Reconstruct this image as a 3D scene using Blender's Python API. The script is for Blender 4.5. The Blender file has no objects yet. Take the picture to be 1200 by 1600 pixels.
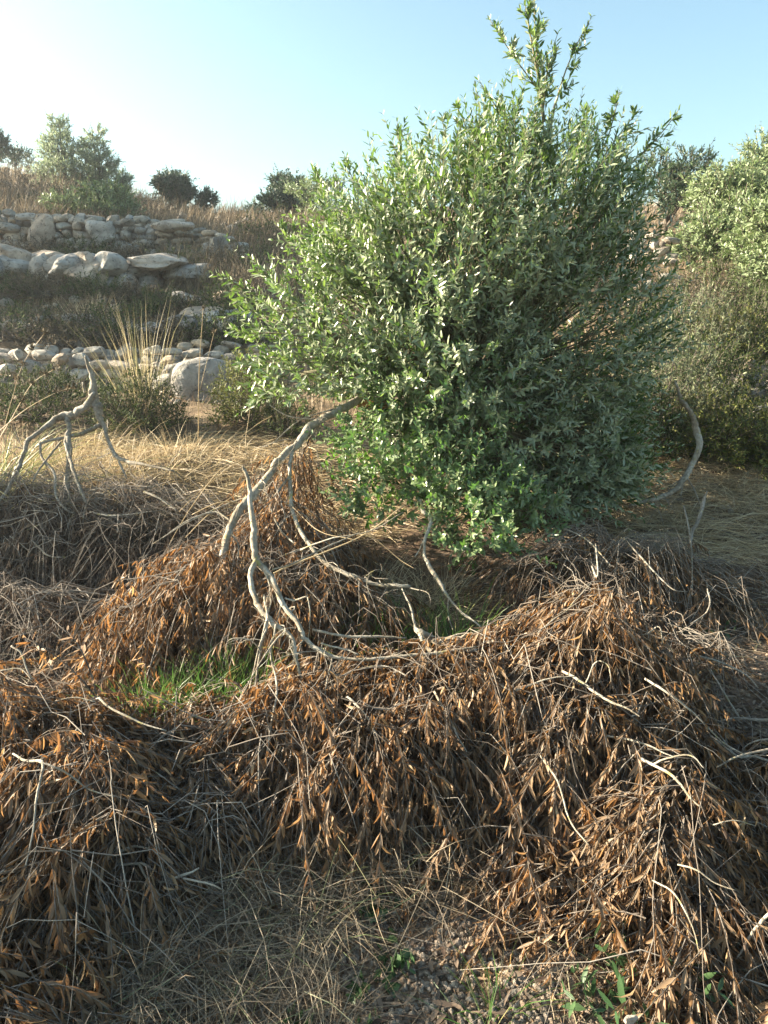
import bpy, math
import numpy as np
R = math.radians
rng = np.random.default_rng(7)
sc = bpy.context.scene

# ------------------------------------------------------------------ camera, sky, sun, exposure
PITCH = 15.0; CAMZ = 1.5; F = 1156.0
cd = bpy.data.cameras.new("camera"); cam = bpy.data.objects.new("camera", cd)
sc.collection.objects.link(cam); sc.camera = cam
cd.sensor_fit = 'VERTICAL'; cd.sensor_height = 36.0; cd.lens = 26.0
cd.clip_start = 0.05; cd.clip_end = 1500
cam.location = (0, 0, CAMZ); cam.rotation_euler = (R(90 - PITCH), 0, 0)
SUN_EL = 19.0; SUN_AZ = -80.0      # azimuth from +Y towards +X
w = bpy.data.worlds.new("World"); sc.world = w; w.use_nodes = True
nt = w.node_tree; nt.nodes.clear()
sky = nt.nodes.new("ShaderNodeTexSky"); sky.sky_type = 'NISHITA'; sky.sun_disc = False
sky.sun_elevation = R(SUN_EL); sky.sun_rotation = R(SUN_AZ)
sky.air_density = 1.0; sky.dust_density = 2.3; sky.ozone_density = 0.7
bg = nt.nodes.new("ShaderNodeBackground"); bg.inputs[1].default_value = 0.060
wo = nt.nodes.new("ShaderNodeOutputWorld")
tint = nt.nodes.new('ShaderNodeMix'); tint.data_type = 'RGBA'; tint.blend_type = 'MULTIPLY'; tint.inputs[0].default_value = 1; tint.inputs[7].default_value = (.98, 1.14, 1.07, 1)
nt.links.new(sky.outputs[0], tint.inputs[6]); nt.links.new(tint.outputs[2], bg.inputs[0]); nt.links.new(bg.outputs[0], wo.inputs[0])
sd = bpy.data.lights.new("sun", 'SUN'); sd.energy = 5.0; sd.angle = R(0.5); sd.color = (1.0, 0.87, 0.68)
so = bpy.data.objects.new("sun", sd); sc.collection.objects.link(so)
so.rotation_euler = (R(90 - SUN_EL), 0, R(180 - SUN_AZ)); so.location = (-20, 8, 15)
sc.view_settings.view_transform = 'Standard'; sc.view_settings.look = 'None'
sc.view_settings.exposure = 2.34; sc.view_settings.gamma = 1.0
sc.cycles.max_bounces = 8; sc.cycles.transmission_bounces = 6; sc.cycles.transparent_max_bounces = 8

# ------------------------------------------------------------------ pixel -> world helpers
cp, sp = math.cos(R(PITCH)), math.sin(R(PITCH))
def at(px, py, Y):
    v = (800 - py) / F
    t = Y / (cp + v * sp)
    return np.array([(px - 600) / F * t, Y, CAMZ + (-sp + v * cp) * t])
TY = np.array([-50, 0.8, 1.8, 3.0, 4.0, 5.0, 5.7, 6.5, 7.4, 7.9, 9.0, 11.0, 13.0, 13.5, 18.0, 26.0, 36.0, 70.0, 400.0])
TZ = np.array([  # a: left edge, px400, px800, right edge
 [0,0,0,0],[0,0,0,0],[0,0,0,0],[.14,.14,.13,.10],[.32,.30,.28,.26],[.55,.54,.48,.46],[.64,.62,.58,.62],[.75,.72,.70,.85],
 [.82,.80,.90,1.12],[1.10,1.05,1.15,1.30],[1.38,1.30,1.45,1.60],[1.98,1.85,1.95,2.1],[2.52,2.35,2.45,2.6],[2.98,2.60,2.6,2.8],
 [4.15,3.40,3.5,3.8],[6.0,4.62,4.8,5.0],[5.6,4.2,4.4,4.8],[2.,1.,1.,2.],[-25,-25,-25,-25]], float)
TA = np.array([-.52, -.17, .17, .52])
def sn(x, y, s=1.0, k=0):
    x = np.asarray(x) * s; y = np.asarray(y) * s
    return (np.sin(1.7*x + 2.3*y + k) + np.sin(3.1*x - 1.9*y + 2.1*k + 1.3) + np.sin(-2.3*x + 4.3*y + .7*k) + np.sin(5.3*x + 3.7*y + 1.1*k)) / 4
def ground(x, y):
    x = np.asarray(x, float); y = np.asarray(y, float)
    a = x / np.maximum(y, 1.5)
    cols = np.stack([np.interp(y, TY, TZ[:, i]) for i in range(4)], -1)
    f = np.interp(a, TA, [0, 1, 2, 3]); i = np.clip(f.astype(int), 0, 2); g = f - i
    g = g*g*(3 - 2*g)
    z = np.take_along_axis(cols, i[..., None], -1)[..., 0]*(1-g) + np.take_along_axis(cols, i[..., None]+1, -1)[..., 0]*g
    amp = np.interp(y, [0, 3, 8, 14, 40], [.012, .03, .08, .12, .3])
    return z + amp*sn(x, y, .9) + amp*.5*sn(x, y, 2.7, 3) + .012*sn(x, y, 7, 5)
def gz(p): return float(ground(np.array([p[0]]), np.array([p[1]]))[0])
def gpt(px, Y):                       # ground point in the column px at distance Y
    z = 0.0
    for _ in range(4):
        t = Y*cp - (z - CAMZ)*sp
        x = (px - 600)/F*t; z = gz((x, Y))
    return np.array([x, Y, z])

# ------------------------------------------------------------------ mesh accumulator
def norm(v): return v / np.maximum(np.linalg.norm(v, axis=-1, keepdims=True), 1e-9)
class Geo:
    def __init__(s): s.v = []; s.l = []; s.t = []; s.r = []; s.n = 0
    def add(s, v, loops, totals, r):
        s.v.append(v); s.l.append(loops + s.n); s.t.append(totals); s.r.append(r); s.n += len(v)
    def template(s, V, faces, r):      # V (N,K,3), same faces for each of the N
        N, K, _ = V.shape
        if N == 0: return
        fl = np.array([i for f in faces for i in f]); ft = np.array([len(f) for f in faces])
        L = (np.arange(N)[:, None]*K + fl[None]).ravel()
        s.add(V.reshape(-1, 3), L, np.tile(ft, N), np.repeat(r, K))
    def build(s, name, mat, parent=None, smooth=True, origin=None):
        if name in ('branch', 'stem') and len(s.v) > 1:      # every limb a part of its own
            off = 0
            for i in range(len(s.v)):
                h = Geo(); h.v = [s.v[i]]; h.l = [s.l[i] - off]; h.t = [s.t[i]]; h.r = [s.r[i]]; h.n = len(s.v[i]); off += h.n
                h.build('branch' if i == 0 else 'side_branch', mat, parent, smooth, origin)
            return
        me = bpy.data.meshes.new(name)
        if s.n:
            v = np.concatenate(s.v); l = np.concatenate(s.l); t = np.concatenate(s.t); r = np.concatenate(s.r)
            if parent is not None: v = v - np.array(parent.location)
            elif origin is not None: v = v - np.array(origin)
            me.vertices.add(len(v)); me.loops.add(len(l)); me.polygons.add(len(t))
            me.vertices.foreach_set("co", v.astype(np.float32).ravel())
            me.loops.foreach_set("vertex_index", l.astype(np.int32))
            me.polygons.foreach_set("loop_start", (np.cumsum(t) - t).astype(np.int32))
            me.update(calc_edges=True)
            me.polygons.foreach_set("use_smooth", np.full(len(t), smooth))
            at_ = me.attributes.new("rnd", 'FLOAT', 'POINT'); at_.data.foreach_set("value", r.astype(np.float32))
            me.materials.append(mat); me.update()
        o = bpy.data.objects.new(name, me); sc.collection.objects.link(o)
        if parent is not None: o.parent = parent
        elif origin is not None: o.location = origin
        return o
def tag(o, label=None, cat=None, group=None, kind=None):
    if label: o["label"] = label
    if cat: o["category"] = cat
    if group: o["group"] = group
    if kind: o["kind"] = kind
    return o
def empty(name, loc, label, cat, group=None):
    o = bpy.data.objects.new(name, None); o.empty_display_size = .1
    sc.collection.objects.link(o); o.location = tuple(float(c) for c in loc)
    return tag(o, label, cat, group)

LEAF_F = [(0,1,2),(0,2,3),(1,4,5,2),(2,5,6,3),(4,7,5),(5,7,6)]
def leaves(g, p, d, n, L, W, curl=.15, r=None, fold=.25):
    N = len(p)
    if N == 0: return
    d = norm(d); s = norm(np.cross(d, n)); n = np.cross(s, d)
    L = np.broadcast_to(L, (N,))[:, None, None]; W = np.broadcast_to(W, (N,))[:, None, None]
    curl = np.broadcast_to(curl, (N,))[:, None, None]
    t = np.array([0, .3, .3, .3, .7, .7, .7, 1.])[None, :, None]
    u = np.array([0, -1, 0, 1, -.85, 0, .85, 0])[None, :, None]*.5
    h = np.abs(u)*2*fold*.5
    V = p[:, None] + d[:, None]*t*L + s[:, None]*u*W + n[:, None]*(h*W - curl*t*t*L)
    g.template(V, LEAF_F, rng.random(N) if r is None else r)
BL_F = [(0,1,3,2),(2,3,5,4),(4,5,6)]
def blades(g, p, up, bend, L, W, r=None):   # p(t)=p+up*L*t+bend*L*t^2
    N = len(p)
    if N == 0: return
    up = norm(up); side = norm(np.cross(up, rng.normal(size=(N, 3))))
    L = np.broadcast_to(L, (N,))[:, None]; W = np.broadcast_to(W, (N,))[:, None]
    out = []
    for t, k in ((0, 1), (.35, .9), (.7, .6), (1, 0)):
        c = p + up*L*t + bend*L*t*t
        if k: out += [c - side*W*.5*k, c + side*W*.5*k]
        else: out += [c]
    g.template(np.stack(out, 1), BL_F, rng.random(N) if r is None else r)
def strands(g, P, rad, sides=3, r=None):    # P (N,K,3) polylines, rad (N,K)
    N, K, _ = P.shape
    if N == 0: return
    T = norm(np.gradient(P, axis=1))
    a = norm(np.cross(T, np.array([.31, .52, .79]))); b = np.cross(T, a)
    rings = []
    for i in range(sides):
        th = 2*math.pi*i/sides
        rings.append(P + (a*math.cos(th) + b*math.sin(th))*rad[..., None])
    V = np.stack(rings, 2).reshape(N, K*sides, 3)
    f = [(k*sides+i, k*sides+(i+1) % sides, (k+1)*sides+(i+1) % sides, (k+1)*sides+i) for k in range(K-1) for i in range(sides)]
    f.append(tuple(range((K-1)*sides, K*sides)))
    g.template(V, f, rng.random(N) if r is None else r)
def spline(pts, n=6):
    P = np.array(pts, float); Q = np.vstack([2*P[0]-P[1], P, 2*P[-1]-P[-2]]); out = []
    for i in range(1, len(Q)-2):
        for t in np.linspace(0, 1, n, endpoint=False):
            a, b, c, d = Q[i-1:i+3]
            out.append(.5*((2*b)+(c-a)*t+(2*a-5*b+4*c-d)*t*t+(3*b-a-3*c+d)*t**3))
    out.append(P[-1]); return np.array(out)
def limb(g, pts, rads, sides=9, n=6, knob=.10, wob=.6):
    """one tapering limb through pts with swellings and a slightly crooked line"""
    S = spline(np.hstack([np.array(pts), np.array(rads, float)[:, None]]), n)
    P = S[:, :3].copy(); rr = np.maximum(S[:, 3], .0008); k = rng.random()*20
    tt = np.arange(len(P))
    P += np.stack([np.sin(tt*.5+k), np.sin(tt*.37+2*k), np.sin(tt*.6+3*k)], 1)*rr[:, None]*wob*.5 + rng.normal(size=P.shape)*rr[:, None]*.15 + (rng.normal(size=(len(P)//4+2, 3)).repeat(4, axis=0)[:len(P)])*rr[:, None]*.16
    T = norm(np.gradient(P, axis=0)); a = norm(np.cross(T[0], [.3, .5, .8])); V = []
    for i in range(len(P)):
        a = norm(a - T[i]*np.dot(a, T[i])); b = np.cross(T[i], a)
        for j in range(sides):
            th = 2*math.pi*j/sides
            q = rr[i]*(1 + knob*math.sin(2*th + k + i*.35) + knob*rng.normal()*.6)
            V.append(P[i] + (a*math.cos(th) + b*math.sin(th))*q)
    f = [(k_*sides+i, k_*sides+(i+1) % sides, (k_+1)*sides+(i+1) % sides, (k_+1)*sides+i) for k_ in range(len(P)-1) for i in range(sides)]
    f.append(tuple(range((len(P)-1)*sides, len(P)*sides))); f.append(tuple(range(sides))[::-1])
    g.template(np.array(V)[None], f, np.array([rng.random()]))
    return P
def px_limb(g, L, s=.74, **k):                 # [(px,py,Y,r)]
    return limb(g, [at(*q[:3]) for q in L], [q[3]*s for q in L], **k)

def shoots(gl, gt, B, D, L, C, nodes=10, ll=.055, lw=.013, spread=.65, droop=0., jit=.25, tr=.0018, curl=.12, keep=1., start=.12, fold=.25, K=6, whorl=1.0):
    """leafy shoots: bases B, directions D, lengths L, curvature vectors C; opposite leaf pairs"""
    N = len(B)
    if N == 0: return
    D = norm(D); L = np.broadcast_to(L, (N,))
    t = np.linspace(0, 1, K)
    P = B[:, None] + D[:, None]*(L[:, None]*t)[..., None] + C[:, None]*(L[:, None]*t*t)[..., None]
    if gt is not None:
        strands(gt, P, np.broadcast_to(tr*(1 - .65*t), (N, K))*(.7+.6*rng.random((N, 1))))
    tn = np.linspace(start, 1, nodes)[None] + rng.normal(size=(N, nodes))*.02
    tn = np.clip(tn, 0, 1)
    Q = B[:, None] + D[:, None]*(L[:, None]*tn)[..., None] + C[:, None]*(L[:, None]*tn*tn)[..., None]
    T = norm(D[:, None] + 2*C[:, None]*tn[..., None])
    a = norm(np.cross(T, rng.normal(size=(N, 1, 3)))); b = np.cross(T, a)
    ph = (np.arange(nodes) % 2)*math.pi/2
    for sg in (0, math.pi):
        th = ph[None, :, None] + sg + rng.normal(size=(N, nodes, 1))*.3
        rad = a*np.cos(th) + b*np.sin(th)
        ld = norm(T*(1-.5*whorl*spread) + rad*spread + rng.normal(size=Q.shape)*jit + np.array([0, 0, -droop]))
        nn = T - ld*np.sum(T*ld, -1, keepdims=True) + rng.normal(size=Q.shape)*.25
        m = rng.random((N, nodes)) < keep
        sc_ = (.6 + .5*np.sin(np.pi*np.clip(tn*.9+.1, 0, 1)))*rng.uniform(.75, 1.15, (N, nodes))
        leaves(gl, Q[m], ld[m], nn[m], (ll*sc_)[m], (lw*sc_*rng.uniform(.8, 1.2, (N, nodes)))[m], curl=rng.uniform(-curl, curl*2, m.sum()), fold=fold)

# ------------------------------------------------------------------ materials
def mat_new(name):
    m = bpy.data.materials.new(name); m.use_nodes = True
    n = m.node_tree; b = n.nodes["Principled BSDF"]; return m, n, b
def N_(n, t, **kw):
    x = n.nodes.new(t)
    for k, v in kw.items(): setattr(x, k, v)
    return x
def ramp(n, stops, fac, interp='LINEAR'):
    r = N_(n, "ShaderNodeValToRGB"); e = r.color_ramp.elements; r.color_ramp.interpolation = interp
    while len(e) < len(stops): e.new(.5)
    for q, (p, c) in zip(e, stops): q.position = p; q.color = (*c, 1)
    n.links.new(fac, r.inputs[0]); return r.outputs[0]
def noise(n, scale, detail=4, rough=.6, coord="Object", dist=0., vec=None):
    tc = N_(n, "ShaderNodeTexCoord"); x = N_(n, "ShaderNodeTexNoise")
    x.inputs["Scale"].default_value = scale; x.inputs["Detail"].default_value = detail; x.inputs["Roughness"].default_value = rough
    x.inputs["Distortion"].default_value = dist
    n.links.new(vec if vec is not None else tc.outputs[coord], x.inputs["Vector"]); return x.outputs["Fac"]
def mixc(n, fac, a, b, mode='MIX'):
    x = N_(n, "ShaderNodeMix", data_type='RGBA', blend_type=mode)
    for s, i in ((fac, 0), (a, 6), (b, 7)):
        if hasattr(s, "links"): n.links.new(s, x.inputs[i])
        elif isinstance(s, (int, float)): x.inputs[i].default_value = s
        else: x.inputs[i].default_value = (*s, 1)
    return x.outputs[2]
def bump(n, b, h, strength=.5, dist=.01):
    x = N_(n, "ShaderNodeBump"); x.inputs["Strength"].default_value = strength; x.inputs["Distance"].default_value = dist
    n.links.new(h, x.inputs["Height"]); n.links.new(x.outputs[0], b.inputs["Normal"])
def leafmat(name, stops, back=None, trans=.35, tcol=None, rough=.45, spec=.4, clump=None):
    m, n, b = mat_new(name)
    a = N_(n, "ShaderNodeAttribute", attribute_name="rnd")
    c = ramp(n, stops, a.outputs["Fac"])
    if clump: c = mixc(n, ramp(n, [(.35, (0, 0, 0)), (.65, (1, 1, 1))], noise(n, clump[0], 2)), c, mixc(n, 1.0, c, clump[1], 'MULTIPLY'))
    front = c
    if back is not None:
        g = N_(n, "ShaderNodeNewGeometry")
        c = mixc(n, g.outputs["Backfacing"], c, back)
    n.links.new(c, b.inputs["Base Color"]); b.inputs["Roughness"].default_value = rough
    b.inputs["Specular IOR Level"].default_value = spec
    tr = N_(n, "ShaderNodeBsdfTranslucent"); mx = N_(n, "ShaderNodeMixShader"); mx.inputs[0].default_value = trans
    tc = mixc(n, 1.0, front, tcol, 'MULTIPLY') if tcol else front
    n.links.new(tc, tr.inputs[0])
    n.links.new(b.outputs[0], mx.inputs[1]); n.links.new(tr.outputs[0], mx.inputs[2])
    n.links.new(mx.outputs[0], n.nodes["Material Output"].inputs[0]); return m
M = {}
M['olive'] = leafmat('olive_leaf', [(0, (.035, .075, .022)), (.5, (.08, .13, .042)), (1, (.165, .22, .09))], back=(.31, .355, .23), trans=.31, tcol=(1.7, 1.9, .85), rough=.34, spec=.6)
M['sucker'] = leafmat('sucker_leaf', [(0, (.03, .075, .018)), (.5, (.065, .135, .03)), (1, (.13, .21, .06))], back=(.22, .29, .14), trans=.33, tcol=(1.6, 1.9, .8), rough=.3, spec=.6)
M['deadleaf'] = leafmat('dead_leaf', [(0, (.035, .024, .018)), (.3, (.10, .064, .038)), (.55, (.215, .125, .058)), (.8, (.34, .21, .10)), (1, (.50, .38, .23))], back=(.26, .175, .105), trans=.30, tcol=(1.6, 1.25, .85), rough=.5, spec=.35, clump=(5.0, (.70, .66, .64)))
M['greydead'] = leafmat('old_dead_leaf', [(0, (.06, .04, .03)), (.5, (.13, .09, .065)), (1, (.24, .18, .13))], trans=.15, rough=.7, spec=.2)
M['straw'] = leafmat('straw', [(0, (.26, .19, .11)), (.5, (.50, .39, .23)), (1, (.72, .60, .40))], trans=.3, rough=.5)
M['greystraw'] = leafmat('grey_straw', [(0, (.11, .085, .06)), (.5, (.23, .18, .125)), (.9, (.40, .33, .23)), (1, (.20, .25, .10))], trans=.2, rough=.55)
M['hillgrass'] = leafmat('hill_grass', [(0, (.14, .11, .07)), (.5, (.26, .205, .13)), (1, (.42, .34, .22))], trans=.3, rough=.6, clump=(.5, (.62, .55, .55)))
M['grass'] = leafmat('green_grass', [(0, (.05, .12, .02)), (.6, (.10, .21, .04)), (.85, (.22, .28, .08)), (1, (.42, .34, .17))], trans=.42, rough=.4)
M['tuft'] = leafmat('tall_grass', [(0, (.12, .17, .06)), (.5, (.24, .26, .10)), (1, (.42, .36, .17))], trans=.35)
M['talltuft'] = leafmat('tall_dry_grass', [(0, (.22, .22, .10)), (.5, (.46, .39, .22)), (1, (.66, .54, .34))], trans=.35)
M['weed'] = leafmat('weed_leaf', [(0, (.035, .08, .03)), (1, (.08, .14, .055))], trans=.3)
M['thorn'] = leafmat('thorn_shrub', [(0, (.025, .042, .014)), (.5, (.055, .08, .025)), (1, (.12, .14, .045))], trans=.2, rough=.7, spec=.2)
M['yshrub'] = leafmat('yellow_green_shrub', [(0, (.05, .07, .015)), (.5, (.13, .15, .03)), (1, (.26, .25, .07))], trans=.3, rough=.6)
M['greyshrub'] = leafmat('grey_shrub', [(0, (.09, .11, .06)), (.5, (.17, .20, .11)), (1, (.30, .32, .19))], trans=.25, rough=.7)
M['brownshrub'] = leafmat('brown_shrub', [(0, (.05, .045, .03)), (.5, (.105, .085, .055)), (1, (.20, .155, .10))], trans=.15, rough=.8, spec=.2)
M['farolive'] = leafmat('far_olive_leaf', [(0, (.09, .14, .045)), (.5, (.17, .235, .085)), (1, (.27, .33, .15))], back=(.24, .30, .16), trans=.3, rough=.45)
M['fardark'] = leafmat('dark_tree_leaf', [(0, (.025, .05, .025)), (.5, (.05, .085, .04)), (1, (.10, .14, .07))], trans=.25, rough=.45)
M['farpine'] = leafmat('needle_leaf', [(0, (.15, .20, .11)), (.5, (.25, .31, .18)), (1, (.38, .44, .27))], trans=.5, rough=.5)
def barkmat(name, c1, c2, c3, lichen=0., sc1=60):
    m, n, b = mat_new(name)
    base = ramp(n, [(.3, c1), (.5, c2), (.7, c3)], noise(n, sc1, 6, .7))
    big = ramp(n, [(.42, (0, 0, 0)), (.6, (1, 1, 1))], noise(n, 9, 3))
    base = mixc(n, big, base, mixc(n, 1., base, (.62, .58, .52), 'MULTIPLY'))
    if lichen:
        base = mixc(n, ramp(n, [(.60 - lichen*.1, (0, 0, 0)), (.66 - lichen*.1, (1, 1, 1))], noise(n, 22, 5, .7)), base, (.36, .31, .12))
    n.links.new(base, b.inputs["Base Color"]); b.inputs["Roughness"].default_value = .9
    bump(n, b, noise(n, sc1*1.6, 6, .75), .9, .008); return m
M['palebark'] = barkmat('pale_bark', (.22, .19, .15), (.40, .36, .29), (.56, .52, .44), lichen=.05)
M['greybark'] = barkmat('grey_bark', (.14, .125, .105), (.30, .27, .225), (.48, .445, .38), lichen=.05)
M['darkbark'] = barkmat('dark_bark', (.05, .04, .03), (.12, .10, .08), (.22, .19, .15))
M['twig'] = barkmat('twig_bark', (.07, .055, .045), (.18, .15, .125), (.38, .34, .29))
m, n, b = mat_new('mixed_twig'); a = N_(n, "ShaderNodeAttribute", attribute_name="rnd")
n.links.new(mixc(n, noise(n, 70, 4), ramp(n, [(0, (.07, .055, .045)), (.45, (.20, .165, .135)), (.75, (.36, .32, .27)), (1, (.50, .45, .38))], a.outputs["Fac"]), (.16, .13, .10)), b.inputs["Base Color"]); b.inputs["Roughness"].default_value = .9; M['twigmix'] = m
M['greentwig'] = barkmat('live_twig', (.12, .12, .07), (.22, .20, .12), (.34, .32, .22))
M['tornwood'] = barkmat('torn_wood', (.30, .11, .035), (.46, .19, .06), (.60, .30, .12), sc1=90)
def rockmat(name, c1, c2, c3, s=5.):
    m, n, b = mat_new(name)
    a = N_(n, "ShaderNodeAttribute", attribute_name="rnd")
    base = ramp(n, [(.32, c1), (.5, c2), (.68, c3)], noise(n, s, 8, .65))
    tint = ramp(n, [(0, (.62, .60, .58)), (.5, (1, .97, .92)), (1, (1.0, .82, .66))], a.outputs["Fac"])
    base = mixc(n, 1., base, tint, 'MULTIPLY')
    sp_ = ramp(n, [(.56, (0, 0, 0)), (.62, (1, 1, 1))], noise(n, s*3.2, 5, .7))
    base = mixc(n, sp_, base, mixc(n, 1., base, (.42, .42, .43), 'MULTIPLY'))
    n.links.new(base, b.inputs["Base Color"]); b.inputs["Roughness"].default_value = .9
    bump(n, b, noise(n, s*4, 8, .7), .8, .04); return m
M['stone'] = rockmat('limestone', (.20, .185, .165), (.42, .395, .355), (.60, .57, .52))
M['slab'] = rockmat('bedrock', (.18, .17, .16), (.42, .40, .375), (.62, .60, .57), 4.5)
M['gravel'] = rockmat('gravel_stone', (.26, .20, .15), (.46, .39, .32), (.68, .62, .55), 60.)
m, n, b = mat_new('soil')
fine = noise(n, 38, 8, .75); midn = noise(n, 3.2, 5, .6); bign = noise(n, .35, 4, .6)
c = ramp(n, [(.30, (.065, .038, .026)), (.48, (.17, .112, .066)), (.60, (.29, .205, .13)), (.72, (.46, .38, .30))], fine)
c2 = ramp(n, [(.3, (.10, .065, .035)), (.5, (.22, .155, .085)), (.7, (.34, .26, .16))], noise(n, 17, 8, .8))
geo = N_(n, "ShaderNodeNewGeometry"); sx = N_(n, "ShaderNodeSeparateXYZ"); n.links.new(geo.outputs["Position"], sx.inputs[0])
mr = N_(n, "ShaderNodeMapRange"); mr.inputs[1].default_value = 4.2; mr.inputs[2].default_value = 5.2; n.links.new(sx.outputs[1], mr.inputs[0])
c = mixc(n, mr.outputs[0], c, c2)
c = mixc(n, ramp(n, [(.4, (0, 0, 0)), (.62, (1, 1, 1))], midn), c, mixc(n, 1., c, (.70, .62, .58), 'MULTIPLY'))
c = mixc(n, ramp(n, [(.42, (0, 0, 0)), (.6, (1, 1, 1))], bign), c, mixc(n, 1., c, (.72, .70, .70), 'MULTIPLY'))
n.links.new(c, b.inputs["Base Color"]); b.inputs["Roughness"].default_value = .95
bump(n, b, noise(n, 45, 8, .75), .9, .02); M['soil'] = m

# ------------------------------------------------------------------ terrain
def sgrid(lo, hi, n, c, k):
    u = np.linspace(-1, 1, n); s = np.sinh(u*k)/math.sinh(k)
    return np.where(s < 0, c + s*(c-lo), c + s*(hi-c))
gx = sgrid(-400, 400, 420, 0, 6.2); gy = sgrid(-60, 400, 520, 3.0, 5.2)
X, Yy = np.meshgrid(gx, gy); Zz = ground(X, Yy)
g = Geo(); V = np.stack([X, Yy, Zz], -1).reshape(-1, 3); nx, ny = len(gx), len(gy)
i0 = (np.arange(ny-1)[:, None]*nx + np.arange(nx-1)[None]).ravel()
g.add(V, np.stack([i0, i0+1, i0+nx+1, i0+nx], 1).ravel(), np.full(len(i0), 4), np.zeros(len(V)))
tag(g.build('ground', M['soil']), 'reddish soil of the slope under the brush and terraces', 'ground', kind='structure')

# ------------------------------------------------------------------ stones
def ico(sub):
    import bmesh
    bm = bmesh.new(); bmesh.ops.create_icosphere(bm, subdivisions=sub, radius=1)
    v = np.array([q.co[:] for q in bm.verts]); f = [tuple(x.index for x in q.verts) for q in bm.faces]; bm.free(); return v, f
ICO = {k: ico(k) for k in (1, 2, 3, 4)}
def rock(g, c, size, sub=2, cuts=9, rough=.06, yaw=None, tilt=.3, r=None, cut=(.55, .9)):
    v, f = ICO[sub]; v = norm(rng.normal(size=3))*0 + np.sign(v)*np.abs(v)**.72; v = v*.9
    for _ in range(cuts):
        n = norm(rng.normal(size=3)); d = rng.uniform(*cut); k = v @ n
        v -= np.maximum(k - d, 0)[:, None]*n*.92
    ph = rng.random(3)*20
    for s, a in ((2.5, 1.), (6., .5), (13., .25)):
        v *= 1 + rough*a*(np.sin(v[:, :1]*s+ph[0]) + np.sin(v[:, 1:2]*s*1.2+ph[1]) + np.sin(v[:, 2:]*s*.9+ph[2]))
    if sub >= 3: v *= 1 + rng.normal(size=(len(v), 1))*.007
    v = v*np.array(size)
    yaw = rng.uniform(0, 6.28) if yaw is None else yaw; a, b_ = rng.normal(size=2)*tilt
    cz, sz, ca, sa, cb, sb = math.cos(yaw), math.sin(yaw), math.cos(a), math.sin(a), math.cos(b_), math.sin(b_)
    Rm = np.array([[cz, -sz, 0], [sz, cz, 0], [0, 0, 1]]) @ np.array([[1, 0, 0], [0, ca, -sa], [0, sa, ca]]) @ np.array([[cb, 0, sb], [0, 1, 0], [-sb, 0, cb]])
    g.template((v @ Rm.T + np.array(c))[None], f, np.array([rng.random() if r is None else r]))
def stone_wall(label, path, courses, sz, name='dry_stone_wall', thick=.3, extra=0, group=None, flat=.72, sub=2):
    """path: [(px, py_base, Y, height)]; irregular courses of fitted stones with a rubble core"""
    g = Geo(); W = [np.append(at(p[0], p[1], p[2]), p[3]) for p in path]; base = W[len(W)//2][:3]
    S = spline(W, 30); seg = np.linalg.norm(np.diff(S[:, :2], axis=0), axis=1); cum = np.append(0, np.cumsum(seg))
    for row in range(2):
        off = (0, thick)[row]; z0 = 0.0
        for k in range(courses):
            s = -.1 + rng.random()*sz*.5; hk = 1/courses
            while s < cum[-1]:
                wd = sz*rng.uniform(.5, 1.55)*(1.15 if k == 0 else .95)
                q = [np.interp(s + wd/2, cum, S[:, i]) for i in range(4)]
                gzz = max(gz(q), q[2]) if row else min(gz(q) + .02, q[2] + .05)
                h = q[3]*hk
                if rng.random() > .03:
                    rock(g, (q[0] + rng.normal()*.02, q[1] + off + rng.normal()*.04, gzz + h*(k + .5) + rng.normal()*h*.12),
                         (wd*.58, sz*.55*rng.uniform(.7, 1.1), h*.62*rng.uniform(.85, 1.25)), sub, yaw=rng.normal()*.25, tilt=.14, rough=.03, cuts=9, cut=(.62, .9))
                s += wd*.97
    for _ in range(extra):
        s = rng.random()*cum[-1]; q = [np.interp(s, cum, S[:, i]) for i in range(4)]; dy = rng.uniform(-.75, -.1)
        a = sz*rng.uniform(.12, .35); y = q[1] + dy
        rock(g, (q[0], y, gz((q[0], y)) + a*.4), (a, a*.8, a*.6), sub)
    return tag(g.build(name, M['stone'], origin=base, smooth=False), label, 'stone wall', group)
stone_wall('long upper dry stone wall of grey rounded stones below the skyline trees', [(-60, 392, 13.1, .58), (60, 392, 13.0, .60), (160, 390, 12.9, .56), (240, 388, 12.9, .50), (300, 386, 12.8, .40)], 5, .27, extra=26)
stone_wall('short tumbled end of the upper stone wall near the olive crown', [(318, 392, 12.4, .34), (345, 400, 12.2, .36), (382, 410, 12.0, .28)], 4, .19, extra=18)
stone_wall('low stone wall at left edge behind the grey branch stub', [(-60, 597, 7.35, .32), (40, 597, 7.3, .34), (120, 594, 7.3, .32), (195, 590, 7.3, .24)], 3, .20, extra=22)
stone_wall('broken rubble wall above the pale square boulder', [(232, 600, 7.3, .30), (290, 590, 7.35, .34), (345, 585, 7.4, .33), (400, 590, 7.4, .28)], 4, .15, extra=60)
stone_wall('stone wall stub at right edge above the yellow green shrubs', [(1146, 640, 6.1, .30), (1185, 640, 6.0, .36), (1240, 640, 6.0, .40)], 3, .20, extra=8)
stone_wall('pale rubble wall between the olive crown and the right trees', [(975, 400, 9.6, .30), (1010, 405, 9.4, .36), (1062, 412, 9.2, .30)], 4, .17, extra=20)
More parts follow.
